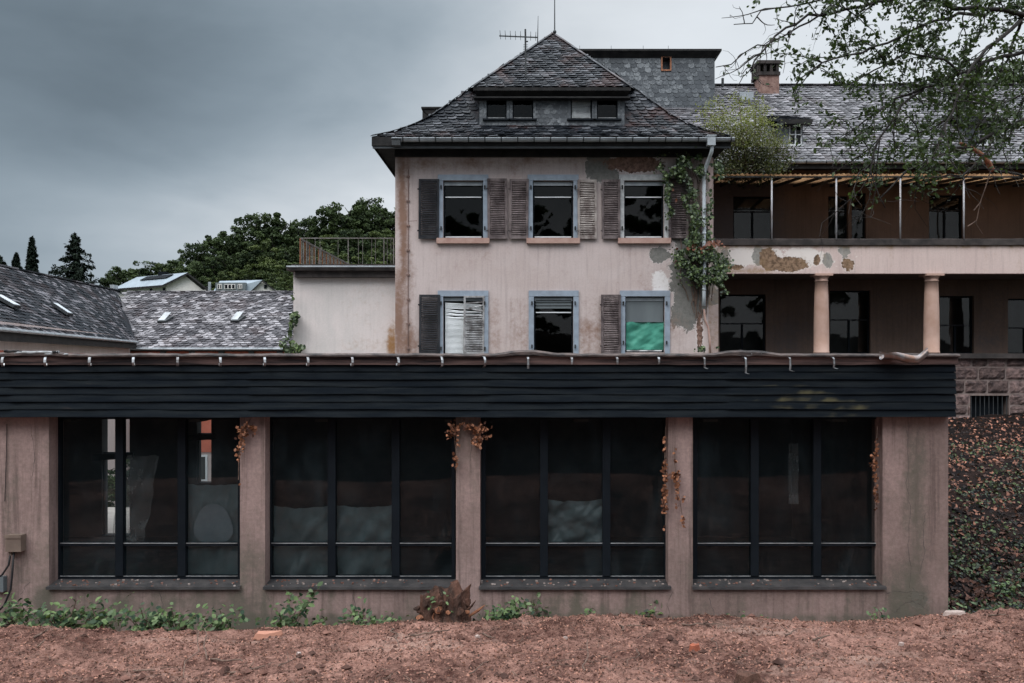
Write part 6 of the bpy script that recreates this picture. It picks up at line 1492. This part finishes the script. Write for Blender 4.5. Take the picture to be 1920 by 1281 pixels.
# dead sticks, each its own thing
sticks = [(640, 1240, 720, 1165, .008, 0), (0, 0, 0, 0, 0, 0), (380, 1240, 395, 1200, .007, .12), (430, 1270, 500, 1255, .011, .01), (395, 1241, 455, 1249, .010, .02), (355, 1275, 385, 1210, .005, .26), (735, 1180, 748, 1225, .009, .05), (770, 1195, 845, 1190, .010, .03), (905, 1192, 925, 1205, .01, .02), (1165, 1180, 1172, 1206, .010, .08), (1175, 1178, 1210, 1182, .008, .02), (1280, 1175, 1360, 1180, .010, .03), (1525, 1203, 1555, 1200, .012, .02), (1475, 1195, 1490, 1193, .010, .02), (1095, 1265, 1103, 1235, .006, .14), (1535, 1220, 1538, 1200, .005, .1), (1380, 1242, 1400, 1275, .007, .16), (1855, 1158, 1885, 1168, .012, .05), (250, 1262, 290, 1265, .009, .02), (65, 1200, 90, 1192, .012, .03), (70, 1218, 85, 1208, .010, .03), (520, 1255, 560, 1245, .006, .02), (880, 1270, 915, 1250, .006, .03), (1330, 1200, 1350, 1235, .005, .05), (1620, 1215, 1660, 1222, .006, .02), (1200, 1225, 1175, 1260, .005, .03)]
desc = ['grey', 'brown', 'forked', 'thin', 'curved', 'broken']
near = lambda px: 'below the first bay' if px < 450 else 'below the second bay' if px < 855 else 'below the third bay' if px < 1255 else 'below the fourth bay' if px < 1655 else 'by the dark bank'
for k, (ax_, ay_, bx_, by_, r_, up) in enumerate(sticks):
    if r_ == 0 or k == 0: continue
    a, b_ = ground_hit(ax_, ay_), ground_hit(bx_, by_); a.z += .012; b_.z += .012 + up
    rr = random.Random(k); L = (b_ - a).length; mb = MB(); path = [a.lerp(b_, u) + Vector((rr.gauss(0, .02 * L), rr.gauss(0, .03 * L), abs(rr.gauss(0, .012 * L)))) for u in np.linspace(0, 1, 7)]
    mb.tube(path, [r_ * (1 - .5 * u) for u in np.linspace(0, 1, 7)], 6)
    if k % 2: p = path[3]; mb.tube([p, p + (b_ - a) * .2 + Vector((rr.gauss(0, .06), rr.gauss(0, .04), .05 + up * .3))], [r_ * .6, r_ * .25], 5)
    o = mb.build('stick', 'twig', None, True); tag(o, 'dry %s stick %s on the red soil %s' % (desc[k % 6], 'standing up' if up > .09 else 'lying', near(ax_)), 'stick', 'dry sticks on the soil')
def shard(name, px, py, w_, d_, h_, mat, label, cat, seed, rot=0):
    p = ground_hit(px, py); mb = MB(); rr = random.Random(seed); n = 9; lo, hi = [], []
    for i in range(n):
        a = 2 * math.pi * i / n; r_ = rr.uniform(.75, 1.1); c, s_ = math.cos(a + .3), math.sin(a + .3); x, y = w_ * r_ * c, d_ * r_ * s_; x, y = x * math.cos(rot) - y * math.sin(rot), x * math.sin(rot) + y * math.cos(rot)
        lo.append(mb.vert((p.x + x, p.y + y, p.z - .02))); hi.append(mb.vert((p.x + x * .8, p.y + y * .8, p.z + h_ * rr.uniform(.7, 1.1))))
    for i in range(n): mb.face((lo[i], lo[(i + 1) % n], hi[(i + 1) % n], hi[i]))
    c = mb.vert((p.x, p.y, p.z + h_ * 1.1))
    for i in range(n): mb.face((hi[i], hi[(i + 1) % n], c))
    tag(mb.build(name, mat), label, cat, 'pale stones on the red soil' if name == 'stone' else None)
shard('tile_shard', 505, 1194, .19, .05, .05, 'terra', 'flat terracotta tile shard lying before the second pier', 'shard', 1, .15)
shard('brick_lump', 1302, 1218, .05, .04, .04, 'brickred', 'orange-red brick lump on the soil below the fourth pier', 'brick', 2)
shard('flat_stone', 1788, 1151, .16, .06, .03, 'stonegrey', 'flat pale stone at the foot of the corner pier', 'stone', 3, .1)
shard('dark_clod', 1402, 1276, .10, .08, .06, 'stump', 'big brown clod of earth at the bottom edge below the fourth bay', 'clod', 4)
for k, (px, py, s_) in enumerate(((895, 1196, .03), (1690, 1214, .022), (1745, 1152, .025), (560, 1228, .022), (1060, 1200, .022))): shard('stone', px, py, s_ * 1.2, s_, s_ * .8, 'stonegrey', 'small pale stone lying on the red soil', 'stone', 50 + k)
# litter of chips, leaves and clods
rs = np.random.RandomState(77); N = 42000
ys = 5.7 + 3.6 * rs.uniform(0, 1, N) ** .9; xs = rs.uniform(-.70, .68, N) * ys
keep = np.array([frac(x * .9, y * 1.3, 4, 3) > -.28 + .3 * rs.uniform(-1, 1) for x, y in zip(xs, ys)]); xs, ys = xs[keep], ys[keep]
cen = np.array([(x, y, gz(x, y) + .006) for x, y in zip(xs, ys)])
o = leaves('leaf_litter', cen, .020, 'litter', None, (0, -.1, .9), .7, 1.9, 12, None, 0, jitter=.85, hexa=False); tag(o, 'brown and orange leaf litter and wood chips over the red soil', 'leaf litter', kind='stuff')
mb = MB(); rr = random.Random(8)
for _ in range(14000):
    y = 5.7 + 3.6 * rr.random(); x = rr.uniform(-.70, .68) * y
    if frac(x * 1.1, y * 1.6, 14, 3) < -.1 + rr.uniform(-.3, .3): continue
    s_ = rr.uniform(.005, .013) * (rr.uniform(2, 4.2) if rr.random() < .06 else 1); z = gz(x, y) + s_ * .3; i = len(mb.v); t = rr.random() if s_ < .015 else rr.uniform(0, .4)
    for dx_, dy_, dz_ in ((1, 0, 0), (0, 1, 0), (-1, 0, 0), (0, -1, 0), (0, 0, 1), (0, 0, -1)): mb.v.append((x + dx_ * s_ * rr.uniform(.6, 1.4), y + dy_ * s_ * rr.uniform(.6, 1.4), z + dz_ * s_ * rr.uniform(.5, 1.0)))
    for f in ((0, 1, 4), (1, 2, 4), (2, 3, 4), (3, 0, 4), (1, 0, 5), (2, 1, 5), (3, 2, 5), (0, 3, 5)): mb.face([i + q for q in f], 0, t)
tag(mb.build('soil_crumbs', 'clod'), 'loose crumbs and clods of red earth', 'soil crumbs', kind='stuff')
mb = MB(); rr = random.Random(18)
for _ in range(1500):
    y = 5.7 + 3.7 * rr.random(); x = rr.uniform(-.70, .68) * y
    if frac(x * .8, y * 1.2, 30, 3) < -.15 + rr.uniform(-.25, .25): continue
    an = rr.uniform(0, 6.28); L = rr.uniform(.02, .11) * (1.8 if rr.random() < .1 else 1); a = Vector((x, y, gz(x, y) + .006)); x2, y2 = x + L * math.cos(an), min(y + L * math.sin(an), 9.6); b_ = Vector((x2, y2, gz(x2, y2) + .006 + rr.uniform(0, .02)))
    m_ = a.lerp(b_, .5) + Vector((rr.gauss(0, .08 * L), rr.gauss(0, .08 * L), .006)); r_ = rr.uniform(.0012, .0035); mb.tube([a, m_, b_], [r_, r_ * .9, r_ * .6], 4, cap=False)
tag(mb.build('twig_debris', 'twig'), 'fine dry twigs and straw strewn over the red soil', 'twig debris', kind='stuff')
# bank: leaf litter and creeping plants
N = 11000; ys = 9.7 + 13 * rs.uniform(0, 1, N) ** 1.3; xs = 5.1 + rs.uniform(0, 1, N) * (.66 * ys - 4.6)
cen = np.array([(x, y, bank_h(x, y) + .015) for x, y in zip(xs, ys)])
o = leaves('bank_litter', cen, .070, 'banklitter', None, (0, -.3, .9), .7, 1.7, 13, rs.uniform(0, 1, N) ** 2.2 * np.clip(.45 + (ys - 12) / 9, .3, 1.3), 0, jitter=.6); tag(o, 'fallen brown leaves covering the bank below the stone wall', 'leaf litter', kind='stuff')
N = 10000; ys = 9.7 + 8.5 * rs.uniform(0, 1, N) ** 1.2; xs = 5.1 + rs.uniform(0, 1, N) * (.66 * ys - 4.6)
keep = np.array([frac(x * .8, y * .8, 24, 3) + (.18 if y < 13 else -.05) > rs.uniform(-.3, .3) for x, y in zip(xs, ys)]); xs, ys = xs[keep], ys[keep]
cen = np.array([(x, y, bank_h(x, y) + .03 + .10 * rs.uniform()) for x, y in zip(xs, ys)])
o = leaves('ground_creeper', cen, .050, 'bankleaf', None, (0, -.3, .9), .7, 1.4, 14, rs.uniform(0, 1, len(cen)) ** 2.2, 0); tag(o, 'small-leaved green creeper on the dark bank', 'ground cover', kind='stuff')
